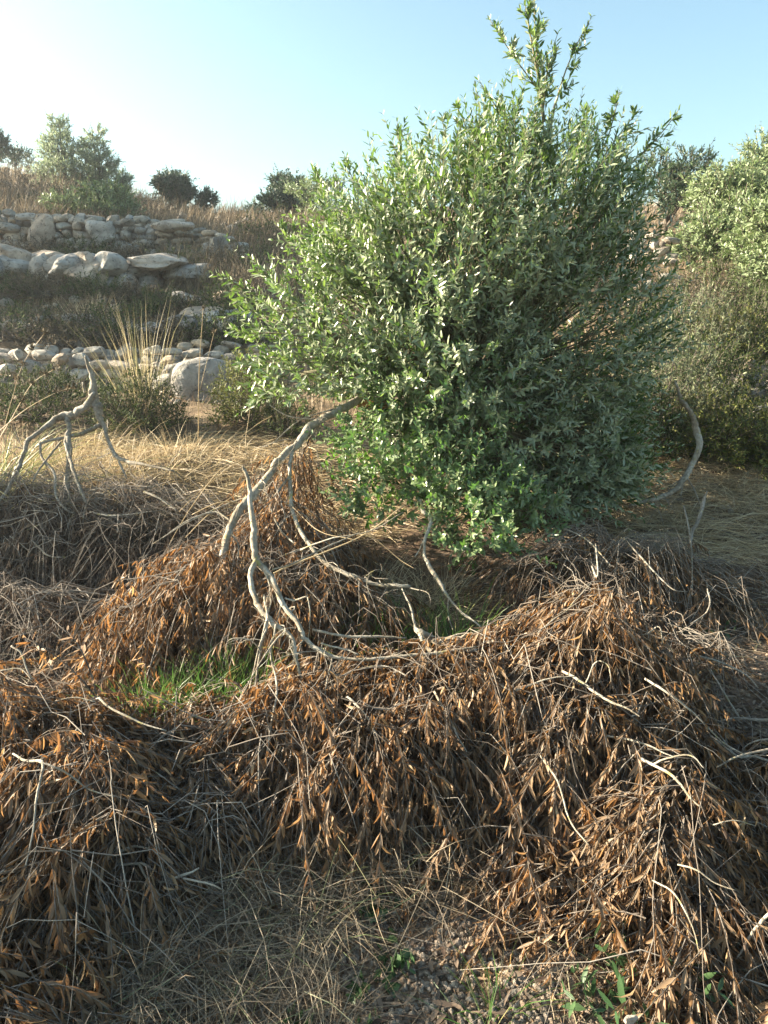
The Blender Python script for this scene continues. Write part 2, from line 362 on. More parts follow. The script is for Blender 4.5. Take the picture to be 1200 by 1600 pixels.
def boulder(px, py, Y, w, h, label, name='boulder', mat='slab', group=None, d=None, cuts=12, seed=None):
    c = at(px, py, Y); t = Y/1.02/F; g = Geo(); w = w*(1.25 if w > 70 else 1.1); h = h*(1.35 if w > 70 else 1.15)
    rock(g, c, (w*t/2*1.1, (d or w*.6)*t/2*1.1, h*t/2*1.25), 4, cuts=cuts, rough=.035, yaw=rng.normal()*.2, tilt=.08, cut=(.55, .88))
    return tag(g.build(name, M[mat], origin=(c[0], c[1], c[2]-h*t*.6), smooth=False), label, 'rock', group)
boulder(318, 604, 7.0, 84, 62, 'pale squarish boulder set in the rubble wall left of the olive', cuts=8)
boulder(262, 606, 7.05, 44, 34, 'rounded boulder at the foot of the tall grass tuft')
boulder(272, 582, 7.2, 40, 28, 'small tan boulder just above the rounded one')
ROCKS = [(40, 422, 11.2, 200, 54, 'long pale bedrock slab at the left edge below the upper wall'), (178, 425, 11.3, 56, 30, 'narrow bedrock lump right of the long slab'),
 (238, 424, 11.0, 100, 36, 'layered pale bedrock ledge below the middle of the upper wall'), (290, 466, 9.9, 44, 16, 'flat pale rock beside the layered ledge'),
 (355, 466, 9.9, 48, 24, 'pale rock touching the left tip of the olive crown'), (330, 504, 8.8, 92, 40, 'broad flat slab beside the olive crown above the rubble wall'),
 (105, 505, 9.0, 110, 24, 'weathered low ledge behind the tall grass tuft'), (210, 520, 8.6, 90, 26, 'brown grey ledge above the tall grass tuft'),
 (66, 362, 12.9, 40, 46, 'big upright pale stone in the upper wall'), (158, 366, 12.8, 40, 34, 'wide pale stone in the upper wall right of the upright one'),
 (270, 354, 12.8, 62, 16, 'long flat capstone near the right end of the upper wall'), (345, 386, 12.2, 30, 32, 'dark squarish stone at the tumbled wall end'),
 (1150, 690, 5.6, 26, 14, 'small stone low in the right shrubs'), (985, 1592, 1.22, 28, 14, 'pale stone at the bottom edge in the weeds')]
def outcrop(px, py, Y, w, h, label):
    c = at(px, py, Y); t = Y/1.02/F; W = w*t*1.25; H = h*t*1.45; g = Geo(); n_ = max(4, int(w/24)); base_z = gz(c)
    for i in range(n_):
        u = (i+.5)/n_*2 - 1 + rng.normal()*.08; e_ = 1 - .45*u*u; top = c[2] + H*.5*e_*rng.uniform(.75, 1.1); bot = top - H*rng.uniform(.5, 1.)
        x = c[0] + u*W*.5; y = c[1] + rng.normal()*H*.35
        rock(g, (x, y, (top+bot)/2), (W/n_*rng.uniform(1.0, 1.9), H*rng.uniform(.8, 1.3), (top-bot)*.5), 4, cuts=10, rough=.035, yaw=rng.normal()*.3, tilt=.10, cut=(.55, .85))
        if rng.random() < .7: rock(g, (x + rng.normal()*W/n_, y - H*.5, base_z + H*.15), (W/n_*rng.uniform(.4, .9), H*.4, H*.28), 3, cuts=8, rough=.04, tilt=.15, cut=(.55, .85))
    return tag(g.build('rock_outcrop', M['slab'], origin=c, smooth=False), label, 'rock')
for r_ in ROCKS: (outcrop if r_[3] > 70 else boulder)(*r_)

# scattered stones on the terraces and hillside
g = Geo()
for _ in range(420):
    Y = rng.uniform(7.9, 13) if rng.random() < .6 else rng.uniform(13.8, 24); px = rng.uniform(-80, 520) if rng.random() < .8 else rng.uniform(950, 1250)
    p = gpt(px, Y); a = rng.uniform(.03, .13)*(1 + (Y > 13)*.5); rock(g, (p[0], p[1], p[2] + a*.2), (a, a*.8, a*.6), 1, cuts=5)
tag(g.build('rubble', M['stone'], smooth=False), 'small loose stones strewn over the terraces', 'loose stones', kind='stuff')
# gravel in the foreground and red soil
g = Geo()
v1, f1 = ICO[1]
def pebbles(px0, px1, Y0, Y1, n, smin, smax):
    Y = rng.uniform(Y0, Y1, n); px = rng.uniform(px0, px1, n)
    dy = cp + 0*Y; x = (px-600)/F*(Y*cp + (CAMZ-.05)*sp); z = ground(x, Y)
    s = smin + (smax-smin)*rng.random(n)**3
    sc3 = s[:, None]*rng.uniform(.55, 1.1, (n, 3))
    V = v1[None]*(1 + rng.normal(size=(n, len(v1), 1))*.13)*sc3[:, None] + np.stack([x, Y, z + s*.25], -1)[:, None]
    g.template(V, f1, rng.random(n))
pebbles(380, 1060, 1.0, 1.85, 5200, .0025, .013); pebbles(540, 940, 1.0, 1.75, 9000, .002, .010)
pebbles(900, 1260, 2.2, 3.6, 1800, .003, .016); pebbles(1000, 1260, 3.8, 5.0, 900, .005, .022); pebbles(200, 560, 3.9, 5.2, 900, .005, .022)
tag(g.build('gravel', M['gravel'], smooth=False), 'pale gravel scattered on the red soil', 'gravel', kind='stuff')

# ------------------------------------------------------------------ brush mounds: top surfaces the dead branches lie on
class Ridge:
    def __init__(s, pts, w, p=2.0):
        s.P = np.array([at(*q) for q in pts]); s.w = w; s.p = p
    def top(s, x, y):
        gr = ground(x, y); best = np.full(x.shape, -9.)
        for a, b in zip(s.P[:-1], s.P[1:]):
            ab = b[:2]-a[:2]; t = np.clip(((x-a[0])*ab[0] + (y-a[1])*ab[1])/max(ab@ab, 1e-9), 0, 1)
            d = np.hypot(x-a[0]-t*ab[0], y-a[1]-t*ab[1])/s.w; zt = a[2] + t*(b[2]-a[2])
            best = np.maximum(best, zt - (zt-gr)*np.minimum(d, 1.3)**s.p)
        return best + .085*sn(x, y, 4.5, 2) + .055*sn(x, y, 10., 7)
    def sample(s, n, wj=1.):
        k = rng.integers(0, len(s.P)-1, n); t = rng.random(n)
        ln = np.linalg.norm(np.diff(s.P[:, :2], axis=0), axis=1); k = rng.choice(len(ln), n, p=ln/ln.sum())
        th = rng.uniform(0, 2*math.pi, n); rr = np.sqrt(rng.random(n))*s.w*wj
        xy = s.P[k, :2] + (s.P[k+1, :2]-s.P[k, :2])*t[:, None] + np.stack([np.cos(th), np.sin(th)], 1)*rr[:, None]
        return xy[:, 0], xy[:, 1]
    def grad(s, x, y):
        e = .04; return np.stack([(s.top(x+e, y)-s.top(x-e, y))/(2*e), (s.top(x, y+e)-s.top(x, y-e))/(2*e)], -1)
def brush(root, ridges, n_sh, leaf='deadleaf', depth=.16, ll=.047, lw=.0084, L=(.14, .36), nodes=12, bare=.0, keep=.85, ntw=27, twl=(.3, .7), flow=None, twr=.0017, curl_tw=.25, name_leaf='leaves'):
    gl, gt, gb = Geo(), Geo(), Geo(); tot = sum(c for _, c in ridges)
    for rd, cnt in ridges:
        cnt = int(cnt*2.1)
        x, y = rd.sample(cnt); z = rd.top(x, y); gr = ground(x, y)
        gd = rd.grad(x, y); dn = -gd; m = np.linalg.norm(dn, axis=1, keepdims=True); dn = dn/np.maximum(m, .2)
        dep = rng.random(cnt)**1.6*depth + .16*np.clip(sn(x, y, 9., 4)*2 - .25, 0, 1); zz = np.maximum(z - dep, gr + .015)
        D = np.concatenate([dn + rng.normal(size=(cnt, 2))*.55, (-.75*np.minimum(m, 1.6)*1.0 + rng.normal(size=(cnt, 1))*.26 + .02)], 1)
        if flow is not None: D += np.array(flow)
        C = np.concatenate([rng.normal(size=(cnt, 2))*.18, -rng.uniform(.25, 1.0, (cnt, 1))], 1)
        LL = rng.uniform(*L, cnt)
        endz = zz + norm(D)[:, 2]*LL + C[:, 2]*LL; ge = ground(x + norm(D)[:, 0]*LL, y + norm(D)[:, 1]*LL)
        fix = np.maximum(ge + .01 - endz, 0); C[:, 2] += fix/LL*1.0
        leafy = rng.random(cnt) > bare
        B = np.stack([x, y, zz], 1)
        shoots(gl, gt, B[leafy], D[leafy], LL[leafy], C[leafy], nodes=nodes, ll=ll, lw=lw, spread=.5, droop=1.05, jit=.38, tr=.0015, curl=.25, keep=keep, fold=.6)
        if (~leafy).any(): shoots(gl, gt, B[~leafy], D[~leafy], LL[~leafy]*1.3, C[~leafy], nodes=3, keep=.15, ll=ll, lw=lw, droop=.6, tr=.0015)
        # bare crooked twigs rising through the surface
        nt_ = int(ntw*cnt/tot)
        x, y = rd.sample(nt_, .8); z = rd.top(x, y); K = 8; th = rng.uniform(0, 6.28, nt_)
        gd = -rd.grad(x, y); dirx = np.stack([np.cos(th), np.sin(th)], 1)*.6 + gd*.6; dirx = norm(dirx)
        tl = rng.uniform(*twl, nt_); t = np.linspace(0, 1, K)
        PX = x[:, None] + dirx[:, :1]*tl[:, None]*t; PY = y[:, None] + dirx[:, 1:]*tl[:, None]*t
        k = rng.random((nt_, 1))*20
        PX += np.sin(t*5+k)*.05*tl[:, None]*curl_tw*3; PY += np.sin(t*4+2*k)*.05*tl[:, None]*curl_tw*3
        PZ = np.maximum(rd.top(PX, PY), ground(PX, PY)) + .01 + .05*np.sin(math.pi*t)*rng.uniform(0, 1.3, (nt_, 1))
        strands(gb, np.stack([PX, PY, PZ], -1), np.broadcast_to(twr*(1-.7*t), (nt_, K))*rng.uniform(.5, 1.3, (nt_, 1)), 4)
    gl.build(name_leaf, M[leaf], root); gt.build('twigs', M['twig'], root); gb.build('bare_twigs', M['twigmix'], root)

def spurs(root, mat, lines, n, L=(.08, .3), r=.0022, droop=.5, name='side_twigs'):
    g = Geo(); K = 8
    for ln in lines:
        S = spline(np.array([at(*q[:3]) for q in ln]), 6); i = rng.integers(2, len(S), n); b = S[i]; D = norm(rng.normal(size=(n, 3)) + np.array([0, -.1, .1])); Ln = rng.uniform(*L, n)[:, None, None]
        t = np.linspace(0, 1, K)[None, :, None]; k = rng.random((n, 1, 3))*9
        P = b[:, None] + D[:, None]*Ln*t + np.array([0, 0, -droop])*Ln*t*t + np.sin(t*rng.uniform(3, 8, (n, 1, 1)) + k)*Ln*.09 - np.sin(k)*Ln*.09
        strands(g, P, np.broadcast_to(r*(1-.7*t[..., 0]), (n, K))*rng.uniform(.5, 1.3, (n, 1)), 5)
        j = rng.integers(0, n, n); s0 = P[j, 4]; D2 = norm(D[j] + rng.normal(size=(n, 3))*.8); P2 = s0[:, None] + D2[:, None]*Ln*.5*t + np.array([0, 0, -droop])*Ln*.4*t*t
        strands(g, P2, np.broadcast_to(r*.5*(1-.6*t[..., 0]), (n, K)), 4)
    tag(g.build(name, M[mat], root), kind='stuff')
# --- heap 1: long front heap, centre
r1 = Ridge([(360, 1120, 2.1), (480, 1062, 2.2), (640, 1040, 2.25), (770, 1015, 2.3)], .46, 2.2)
r1b = Ridge([(380, 1200, 1.95), (560, 1140, 2.0), (720, 1130, 2.0)], .30, 2.2)
e = empty('dead_branch', gpt(560, 2.1), 'pale lichened forked branch standing up from the rusty leaf heap in front', 'dead branch')
g = Geo()
px_limb(g, [(379, 727, 2.75, .004), (384, 742, 2.74, .009), (391, 775, 2.72, .0125), (394, 810, 2.68, .0135), (398, 838, 2.65, .017), (402, 876, 2.6, .0175), (425, 909, 2.54, .0135), (446, 947, 2.46, .013), (467, 980, 2.40, .0125), (487, 1009, 2.36, .010), (520, 1026, 2.33, .0085), (580, 1030, 2.32, .008), (640, 1024, 2.32, .0075), (700, 1018, 2.33, .006), (745, 1010, 2.34, .004)], sides=10)
px_limb(g, [(401, 868, 2.61, .013), (394, 901, 2.55, .0145), (402, 942, 2.48, .013), (425, 972, 2.42, .0125), (450, 992, 2.38, .0115), (462, 1020, 2.34, .009), (470, 1060, 2.28, .006)], sides=10)
for q in ([(413, 930, 2.5, .006), (418, 967, 2.42, .0055), (410, 997, 2.36, .005), (400, 1034, 2.3, .004), (386, 1085, 2.22, .003)],
          [(418, 967, 2.42, .006), (408, 1010, 2.34, .005), (398, 1075, 2.22, .0045), (392, 1140, 2.1, .004), (388, 1215, 1.98, .003)],
          [(430, 975, 2.4, .006), (424, 1020, 2.33, .005), (432, 1070, 2.2, .0045), (424, 1130, 2.08, .0045), (418, 1200, 1.95, .003), (436, 1250, 1.88, .002)],
          [(445, 985, 2.38, .004), (425, 1010, 2.33, .004), (400, 1045, 2.26, .003), (372, 1100, 2.14, .002)],
          [(445, 935, 2.5, .005), (462, 938, 2.48, .005), (480, 932, 2.47, .004)], [(481, 932, 2.47, .0035), (484, 960, 2.44, .003), (482, 1000, 2.4, .002)],
          [(425, 890, 2.58, .005), (470, 875, 2.6, .0045), (520, 850, 2.68, .004), (560, 832, 2.75, .002)],
          [(487, 985, 2.42, .007), (530, 993, 2.40, .0065), (580, 995, 2.4, .006), (634, 996, 2.4, .004)],
          [(500, 1005, 2.38, .005), (540, 1015, 2.36, .0045), (560, 1022, 2.34, .003)],
          [(520, 1028, 2.33, .004), (512, 1055, 2.28, .0035), (508, 1085, 2.2, .002)], [(540, 1092, 2.2, .004), (545, 1092, 2.15, .005), (570, 1115, 2.08, .004), (588, 1150, 2.0, .003), (584, 1180, 1.95, .002)],
          [(680, 1080, 2.16, .005), (700, 1120, 2.05, .0045), (715, 1150, 2.0, .0035), (730, 1175, 1.95, .002)], [(640, 1085, 2.18, .003), (630, 1130, 2.06, .003), (635, 1175, 1.96, .002)],
          [(640, 1060, 2.25, .004), (600, 1040, 2.3, .003), (560, 1045, 2.3, .002)]):
    px_limb(g, q, sides=7, n=5, wob=1.2)
g.build('branch', M['palebark'], e)
spurs(e, 'palebark', [[(402, 876, 2.6), (446, 947, 2.46), (487, 1009, 2.36), (640, 1024, 2.32)], [(402, 942, 2.48), (450, 992, 2.38), (462, 1020, 2.34)], [(418, 967, 2.42), (398, 1075, 2.22), (388, 1215, 1.98)]], 12, (.05, .2))
brush(e, [(r1, 1500), (r1b, 700)], 2200, depth=.26, ntw=33, keep=.92)
# --- heap 2: right front
r2 = Ridge([(780, 1010, 2.35), (860, 965, 2.42), (925, 925, 2.5), (985, 1010, 2.3)], .36, 2.2)
r2b = Ridge([(860, 1060, 2.2), (930, 1090, 2.1), (1010, 1120, 2.05), (1060, 1180, 2.0)], .36, 2.2)
e = empty('dead_branch', gpt(920, 2.3), 'rusty leaved fallen branch heaped highest right of the pale log', 'dead branch'); g = Geo()
for q in ([(840, 990, 2.35, .004), (870, 965, 2.42, .005), (890, 948, 2.45, .006), (925, 912, 2.5, .003)],
          [(880, 1050, 2.2, .008), (915, 1070, 2.12, .0085), (950, 1095, 2.05, .008), (985, 1110, 2.0, .005), (1000, 1120, 1.98, .003)],
          [(915, 1068, 2.12, .005), (930, 1035, 2.15, .0045), (950, 1040, 2.12, .003), (955, 1065, 2.08, .002)],
          [(780, 1070, 2.2, .006), (800, 1078, 2.15, .0065), (850, 1062, 2.15, .005), (900, 1058, 2.14, .003)],
          [(1010, 1060, 2.2, .007), (1045, 1085, 2.12, .007), (1080, 1110, 2.1, .006), (1130, 1160, 2.05, .005), (1165, 1180, 2.0, .004)],
          [(985, 995, 2.4, .005), (1010, 990, 2.35, .005), (1030, 980, 2.32, .004), (1035, 1005, 2.28, .002)]):
    px_limb(g, q, s=.52, sides=7, n=5, wob=1.6)
g.build('branch', M['palebark'], e)
brush(e, [(r2, 900), (r2b, 1000)], 1900, depth=.25, ntw=38, keep=.9)
# --- heap 3: right, nearest the camera
r3 = Ridge([(960, 1200, 1.92), (1010, 1215, 1.82), (1060, 1290, 1.66), (1075, 1370, 1.52)], .27, 2.4)
r3b = Ridge([(880, 1130, 2.0), (880, 1230, 1.85), (900, 1330, 1.65)], .24, 2.4)
e = empty('dead_branch', gpt(1000, 1.7), 'dead branch with long tan leaves cascading to the lower right foreground', 'dead branch'); g = Geo()
for q in ([(985, 1180, 1.92, .006), (1010, 1188, 1.85, .008), (1045, 1210, 1.78, .0075), (1075, 1240, 1.7, .006), (1095, 1262, 1.66, .004)],
          [(1020, 1195, 1.83, .005), (1050, 1183, 1.8, .0045), (1080, 1182, 1.78, .004), (1100, 1200, 1.74, .002)],
          [(930, 1145, 2.0, .006), (975, 1155, 1.95, .006), (1020, 1168, 1.9, .005), (1060, 1185, 1.86, .003)],
          [(845, 1180, 1.9, .005), (870, 1220, 1.8, .005), (890, 1280, 1.7, .0045), (920, 1320, 1.6, .003)],
          [(1060, 1350, 1.5, .004), (1090, 1362, 1.46, .004), (1120, 1380, 1.44, .003), (1150, 1392, 1.42, .002)],
          [(1020, 1375, 1.5, .004), (1055, 1400, 1.42, .004), (1080, 1440, 1.36, .0035), (1092, 1490, 1.3, .002)],
          [(1115, 1290, 1.66, .003), (1150, 1282, 1.66, .003), (1180, 1290, 1.66, .002)]):
    px_limb(g, q, s=.52, sides=7, n=5, wob=1.6)
g.build('branch', M['palebark'], e)
brush(e, [(r3, 1150), (r3b, 700)], 1850, depth=.18, ll=.051, ntw=20, keep=.92)
# --- corner sprig
r4 = Ridge([(1185, 1480, 1.42), (1230, 1500, 1.4)], .17, 2.)
e = empty('dead_branch', gpt(1190, 1.35), 'small dead branch with rusty leaves in the lower right corner', 'dead branch'); g = Geo()
px_limb(g, [(1150, 1500, 1.4, .003), (1175, 1460, 1.42, .005), (1200, 1430, 1.42, .005), (1240, 1400, 1.4, .004)], sides=7)
g.build('branch', M['palebark'], e); brush(e, [(r4, 260)], 260, depth=.08, ntw=10)
# --- heap 4: left front
r5 = Ridge([(-60, 1075, 2.1), (60, 1090, 2.05), (140, 1130, 1.95), (150, 1180, 1.85)], .36, 2.2)
r5b = Ridge([(130, 1200, 1.8), (100, 1300, 1.6), (60, 1420, 1.42), (30, 1500, 1.3)], .34, 2.2)
e = empty('dead_branch', gpt(80, 1.75), 'fallen branch with dark brown leaves spilling down the left foreground', 'dead branch'); g = Geo()
for q in ([(20, 1178, 1.85, .006), (40, 1188, 1.8, .007), (64, 1192, 1.76, .0075), (62, 1225, 1.7, .006), (55, 1270, 1.62, .0055), (48, 1310, 1.56, .004), (40, 1360, 1.5, .003)],
          [(60, 1190, 1.76, .006), (100, 1205, 1.74, .005), (140, 1235, 1.72, .004), (180, 1245, 1.7, .003)],
          [(18, 1008, 2.2, .005), (30, 1020, 2.18, .006), (45, 1050, 2.15, .005), (55, 1062, 2.14, .003)], [(0, 1047, 2.15, .004), (30, 1046, 2.15, .004), (50, 1062, 2.12, .003)],
          [(150, 1092, 2.05, .004), (158, 1095, 2.03, .007), (185, 1112, 1.98, .007), (215, 1128, 1.95, .005), (260, 1142, 1.92, .003)],
          [(150, 1096, 2.05, .004), (120, 1090, 2.06, .004), (85, 1096, 2.06, .002)],
          [(120, 1140, 1.95, .005), (100, 1165, 1.9, .006), (60, 1190, 1.82, .005)]):
    px_limb(g, q, s=.52, sides=7, n=5, wob=1.6)
g.build('branch', M['palebark'], e)
brush(e, [(r5, 1000), (r5b, 1300)], 2300, depth=.20, ntw=29, keep=.9)
# --- heap 5: left centre hollow
r6 = Ridge([(190, 1160, 1.98), (300, 1150, 2.02), (400, 1165, 2.0)], .40, 2.2)
r6b = Ridge([(150, 1290, 1.72), (260, 1265, 1.78), (360, 1280, 1.8)], .30, 2.2)
e = empty('dead_branch', gpt(260, 1.85), 'dead branch with white forked twigs in the dark hollow left of centre', 'dead branch'); g = Geo()
for q in ([(160, 1305, 1.7, .004), (178, 1322, 1.66, .005), (188, 1330, 1.64, .0055), (215, 1322, 1.64, .005), (245, 1330, 1.62, .003)],
          [(185, 1352, 1.62, .004), (205, 1350, 1.6, .0055), (228, 1355, 1.6, .006), (250, 1375, 1.57, .006), (285, 1370, 1.57, .005), (310, 1356, 1.58, .003)],
          [(215, 1350, 1.6, .0055), (235, 1380, 1.56, .005), (250, 1400, 1.52, .003)], [(285, 1372, 1.57, .004), (330, 1382, 1.55, .004), (350, 1392, 1.54, .002)],
          [(180, 1180, 1.95, .004), (230, 1200, 1.9, .004), (290, 1240, 1.84, .003), (350, 1260, 1.82, .002)]):
    px_limb(g, q, s=.62, sides=7, n=5, wob=1.8)
g.build('branch', M['palebark'], e)
brush(e, [(r6, 1150), (r6b, 800)], 1350, depth=.20, ntw=33, keep=.8)
# --- loose sprig left
e = empty('dead_branch', gpt(110, 2.4), 'upright dead sprig with a few orange leaves at the left edge', 'dead branch'); gl, gt = Geo(), Geo()
B = np.array([at(150, 1090, 2.1), at(150, 1085, 2.1), at(90, 1060, 2.15)]); D = np.array([[-.5, .1, .8], [-.1, .1, .9], [-.3, .1, .7]])
shoots(gl, gt, B, D, np.array([.30, .26, .2]), np.array([[-.2, 0, -.2]]*3), nodes=11, ll=.06, lw=.013, droop=.6, keep=.8, tr=.003)
gl.build('leaves', M['deadleaf'], e); gt.build('branch', M['twig'], e)
# --- heap 6: mid left brown, hanging from the arched limb
r7 = Ridge([(265, 905, 2.9), (330, 860, 3.05), (400, 840, 3.15), (440, 790, 3.35)], .46, 2.2)
r7b = Ridge([(400, 900, 2.85), (470, 880, 2.95), (560, 930, 2.8)], .34, 2.2)
r7c = Ridge([(400, 740, 3.5), (440, 690, 3.65), (480, 670, 3.75)], .10, 2.)
e = empty('arched_branch', gpt(430, 3.3), 'thick grey branch arching from the olive down to the left into brown leaves', 'broken branch'); g = Geo()
px_limb(g, [(592, 632, 4.05, .030), (560, 628, 4.0, .029), (520, 645, 3.85, .027), (485, 668, 3.75, .025), (452, 700, 3.6, .022), (425, 735, 3.5, .022), (392, 778, 3.3, .024), (366, 810, 3.2, .023), (352, 850, 3.1, .021), (349, 885, 3.02, .016), (354, 920, 2.96, .012), (364, 950, 2.9, .008), (372, 985, 2.8, .005)], s=.78, sides=11, knob=.07)
px_limb(g, [(480, 670, 3.75, .015), (458, 705, 3.6, .014), (452, 745, 3.5, .0125), (458, 795, 3.3, .012), (478, 845, 3.1, .012), (510, 880, 3.0, .012), (560, 905, 2.92, .012), (600, 914, 2.88, .012), (640, 918, 2.85, .010)], sides=10)
for q in ([(452, 745, 3.5, .008), (432, 770, 3.4, .008), (426, 800, 3.3, .0075), (440, 830, 3.2, .006), (460, 850, 3.1, .004)],
          [(352, 930, 2.95, .007), (345, 960, 2.9, .006), (320, 985, 2.8, .005), (290, 1010, 2.7, .003)], [(356, 915, 2.95, .008), (372, 945, 2.9, .007), (385, 985, 2.8, .005), (400, 1010, 2.7, .003)],
          [(362, 815, 3.2, .006), (335, 800, 3.25, .005), (300, 810, 3.2, .004), (255, 840, 3.1, .002)], [(358, 830, 3.15, .004), (372, 850, 3.1, .004), (370, 885, 3.0, .002)],
          [(392, 775, 3.3, .005), (350, 790, 3.3, .005), (300, 812, 3.2, .004), (240, 850, 3.1, .002)],
          [(520, 640, 3.85, .006), (470, 655, 3.8, .005), (430, 690, 3.7, .004), (400, 700, 3.7, .002)], [(500, 655, 3.8, .005), (450, 650, 3.8, .004), (420, 632, 3.8, .002)],
          [(470, 860, 3.0, .005), (520, 840, 2.95, .004), (580, 830, 2.95, .003), (630, 800, 3.0, .002)]):
    px_limb(g, q, sides=7, n=5, wob=1.2)
g.build('branch', M['palebark'], e)
spurs(e, 'greybark', [[(520, 645, 3.85), (452, 700, 3.6), (392, 778, 3.3), (352, 850, 3.1), (354, 920, 2.96)], [(458, 705, 3.6), (458, 795, 3.3), (510, 880, 3.0), (640, 918, 2.85)]], 26, (.08, .35), droop=.7)
brush(e, [(r7, 1100), (r7b, 450), (r7c, 110)], 1660, depth=.3, ll=.054, ntw=70, keep=.85)
# --- heap 7: far left grey tangle with stub
r8 = Ridge([(-80, 768, 3.9), (60, 765, 3.95), (180, 782, 3.85), (300, 810, 3.7)], .62, 2.2)
r8b = Ridge([(-40, 930, 3.1), (120, 950, 3.0)], .3, 2.0)
e = empty('broken_branch', gpt(130, 4.0), 'grey forked branch with a broken stub pointing up at the left', 'broken branch'); g = Geo()
for q in ([(133, 556, 4.25, .004), (137, 572, 4.25, .012), (145, 600, 4.24, .021), (150, 630, 4.22, .030), (153, 645, 4.2, .024), (162, 662, 4.18, .014), (168, 690, 4.12, .011), (185, 714, 4.05, .011), (220, 726, 3.95, .009), (275, 737, 3.85, .004)],
          [(148, 612, 4.23, .02), (135, 640, 4.2, .024), (110, 645, 4.18, .021), (85, 657, 4.15, .019), (60, 675, 4.1, .014), (42, 690, 4.05, .013), (34, 715, 4.0, .012), (22, 745, 3.9, .012), (0, 778, 3.8, .010), (-30, 800, 3.7, .008)],
          [(104, 645, 4.18, .014), (106, 668, 4.12, .0145), (102, 690, 4.06, .012), (112, 725, 3.95, .010), (122, 760, 3.85, .009), (136, 786, 3.75, .007)],
          [(104, 685, 4.06, .016), (108, 730, 4.0, .018), (108, 790, 3.9, .018)], [(158, 662, 4.18, .013), (140, 673, 4.15, .012), (105, 682, 4.1, .010), (62, 694, 4.05, .008)],
          [(62, 694, 4.05, .008), (66, 716, 4.0, .008), (84, 738, 3.9, .0075), (86, 772, 3.8, .007), (104, 795, 3.7, .006), (118, 802, 3.7, .003)], [(136, 786, 3.75, .006), (130, 810, 3.7, .004)], [(136, 786, 3.75, .005), (150, 770, 3.75, .003), (172, 775, 3.7, .002)],
          [(185, 714, 4.05, .007), (190, 732, 4.0, .006), (198, 748, 3.95, .003)], [(132, 612, 4.23, .010), (130, 597, 4.22, .006)],
          [(95, 690, 4.1, .006), (75, 715, 4.0, .006), (60, 735, 3.9, .005), (50, 755, 3.8, .003)],
          [(225, 768, 3.8, .006), (250, 780, 3.75, .006), (280, 800, 3.7, .003)], [(140, 800, 3.7, .005), (180, 805, 3.65, .005), (250, 798, 3.65, .002)], [(34, 800, 3.7, .004), (60, 798, 3.65, .004), (90, 805, 3.6, .003), (30, 833, 3.5, .002)],
          [(50, 845, 3.5, .004), (75, 868, 3.4, .004), (102, 870, 3.4, .002)]):
    px_limb(g, q, s=.95, sides=9, n=5, wob=.8)
g.build('branch', M['greybark'], e)
spurs(e, 'greybark', [[(85, 657, 4.15), (42, 690, 4.05), (0, 778, 3.8)], [(104, 685, 4.06), (122, 760, 3.85), (136, 786, 3.75)], [(162, 662, 4.18), (185, 714, 4.05), (275, 737, 3.85)], [(62, 694, 4.05), (86, 772, 3.8), (118, 802, 3.7)], [(104, 700, 4.0), (108, 790, 3.9)]], 14, (.08, .4), droop=.5)
brush(e, [(r8, 900), (r8b, 350)], 1250, leaf='greydead', depth=.3, bare=.3, ntw=230, twl=(.25, .8), twr=.0021, curl_tw=.6, ll=.05)
# --- heap 8: right mid, in the shade of the olive
r9 = Ridge([(840, 865, 3.35), (940, 852, 3.35), (1040, 862, 3.4), (1100, 890, 3.35)], .38, 2.0)
r9b = Ridge([(1060, 960, 2.9), (1090, 990, 2.8)], .2, 2.)
e = empty('dead_branch', gpt(1000, 3.3), 'dead brush lying in the dark shade right of the olive', 'dead branch'); g = Geo()
for q in ([(1105, 768, 3.75, .004), (1102, 780, 3.75, .014), (1095, 800, 3.7, .013), (1085, 825, 3.6, .012), (1078, 850, 3.5, .010)],
          [(1068, 790, 3.6, .006), (1075, 820, 3.5, .006), (1082, 870, 3.3, .005), (1082, 930, 3.1, .004)], [(880, 826, 3.4, .005), (920, 845, 3.3, .005), (955, 885, 3.1, .003)],
          [(975, 840, 3.3, .005), (1010, 880, 3.15, .005), (1050, 920, 3.0, .004), (1075, 925, 3.0, .002)], [(925, 885, 3.1, .006), (935, 900, 3.0, .006), (930, 850, 3.2, .005)],
          [(1105, 920, 3.0, .004), (1110, 945, 2.9, .005), (1100, 960, 2.9, .004), (1080, 975, 2.8, .003)]):
    px_limb(g, q, sides=7, n=5, wob=1.)
g.build('branch', M['greybark'], e)
brush(e, [(r9, 850), (r9b, 130)], 980, leaf='deadleaf', depth=.25, bare=.35, ntw=150, ll=.05, keep=.8)
# grey twiggy branch at the right edge
e = empty('bare_branch', gpt(1160, 2.4), 'grey bare twigs lying on red soil at the right edge', 'dead branch'); g = Geo()
for q in ([(1260, 1122, 2.2, .008), (1200, 1128, 2.25, .0075), (1155, 1120, 2.28, .006), (1120, 1130, 2.25, .003)], [(1155, 1120, 2.28, .005), (1130, 1080, 2.4, .004), (1110, 1045, 2.5, .003)],
          [(1240, 1210, 2.0, .006), (1180, 1183, 2.05, .006), (1150, 1180, 2.05, .005), (1110, 1150, 2.1, .003)], [(1150, 1180, 2.05, .004), (1120, 1145, 2.15, .003), (1095, 1130, 2.2, .002)],
          [(1090, 1025, 2.5, .004), (1130, 1035, 2.5, .005), (1165, 1055, 2.45, .004), (1185, 1075, 2.4, .003)], [(1220, 1150, 2.1, .005), (1180, 1158, 2.1, .004), (1160, 1172, 2.1, .003)]):
    px_limb(g, q, sides=7, n=5, wob=1.2)
g.build('branch', M['greybark'], e)
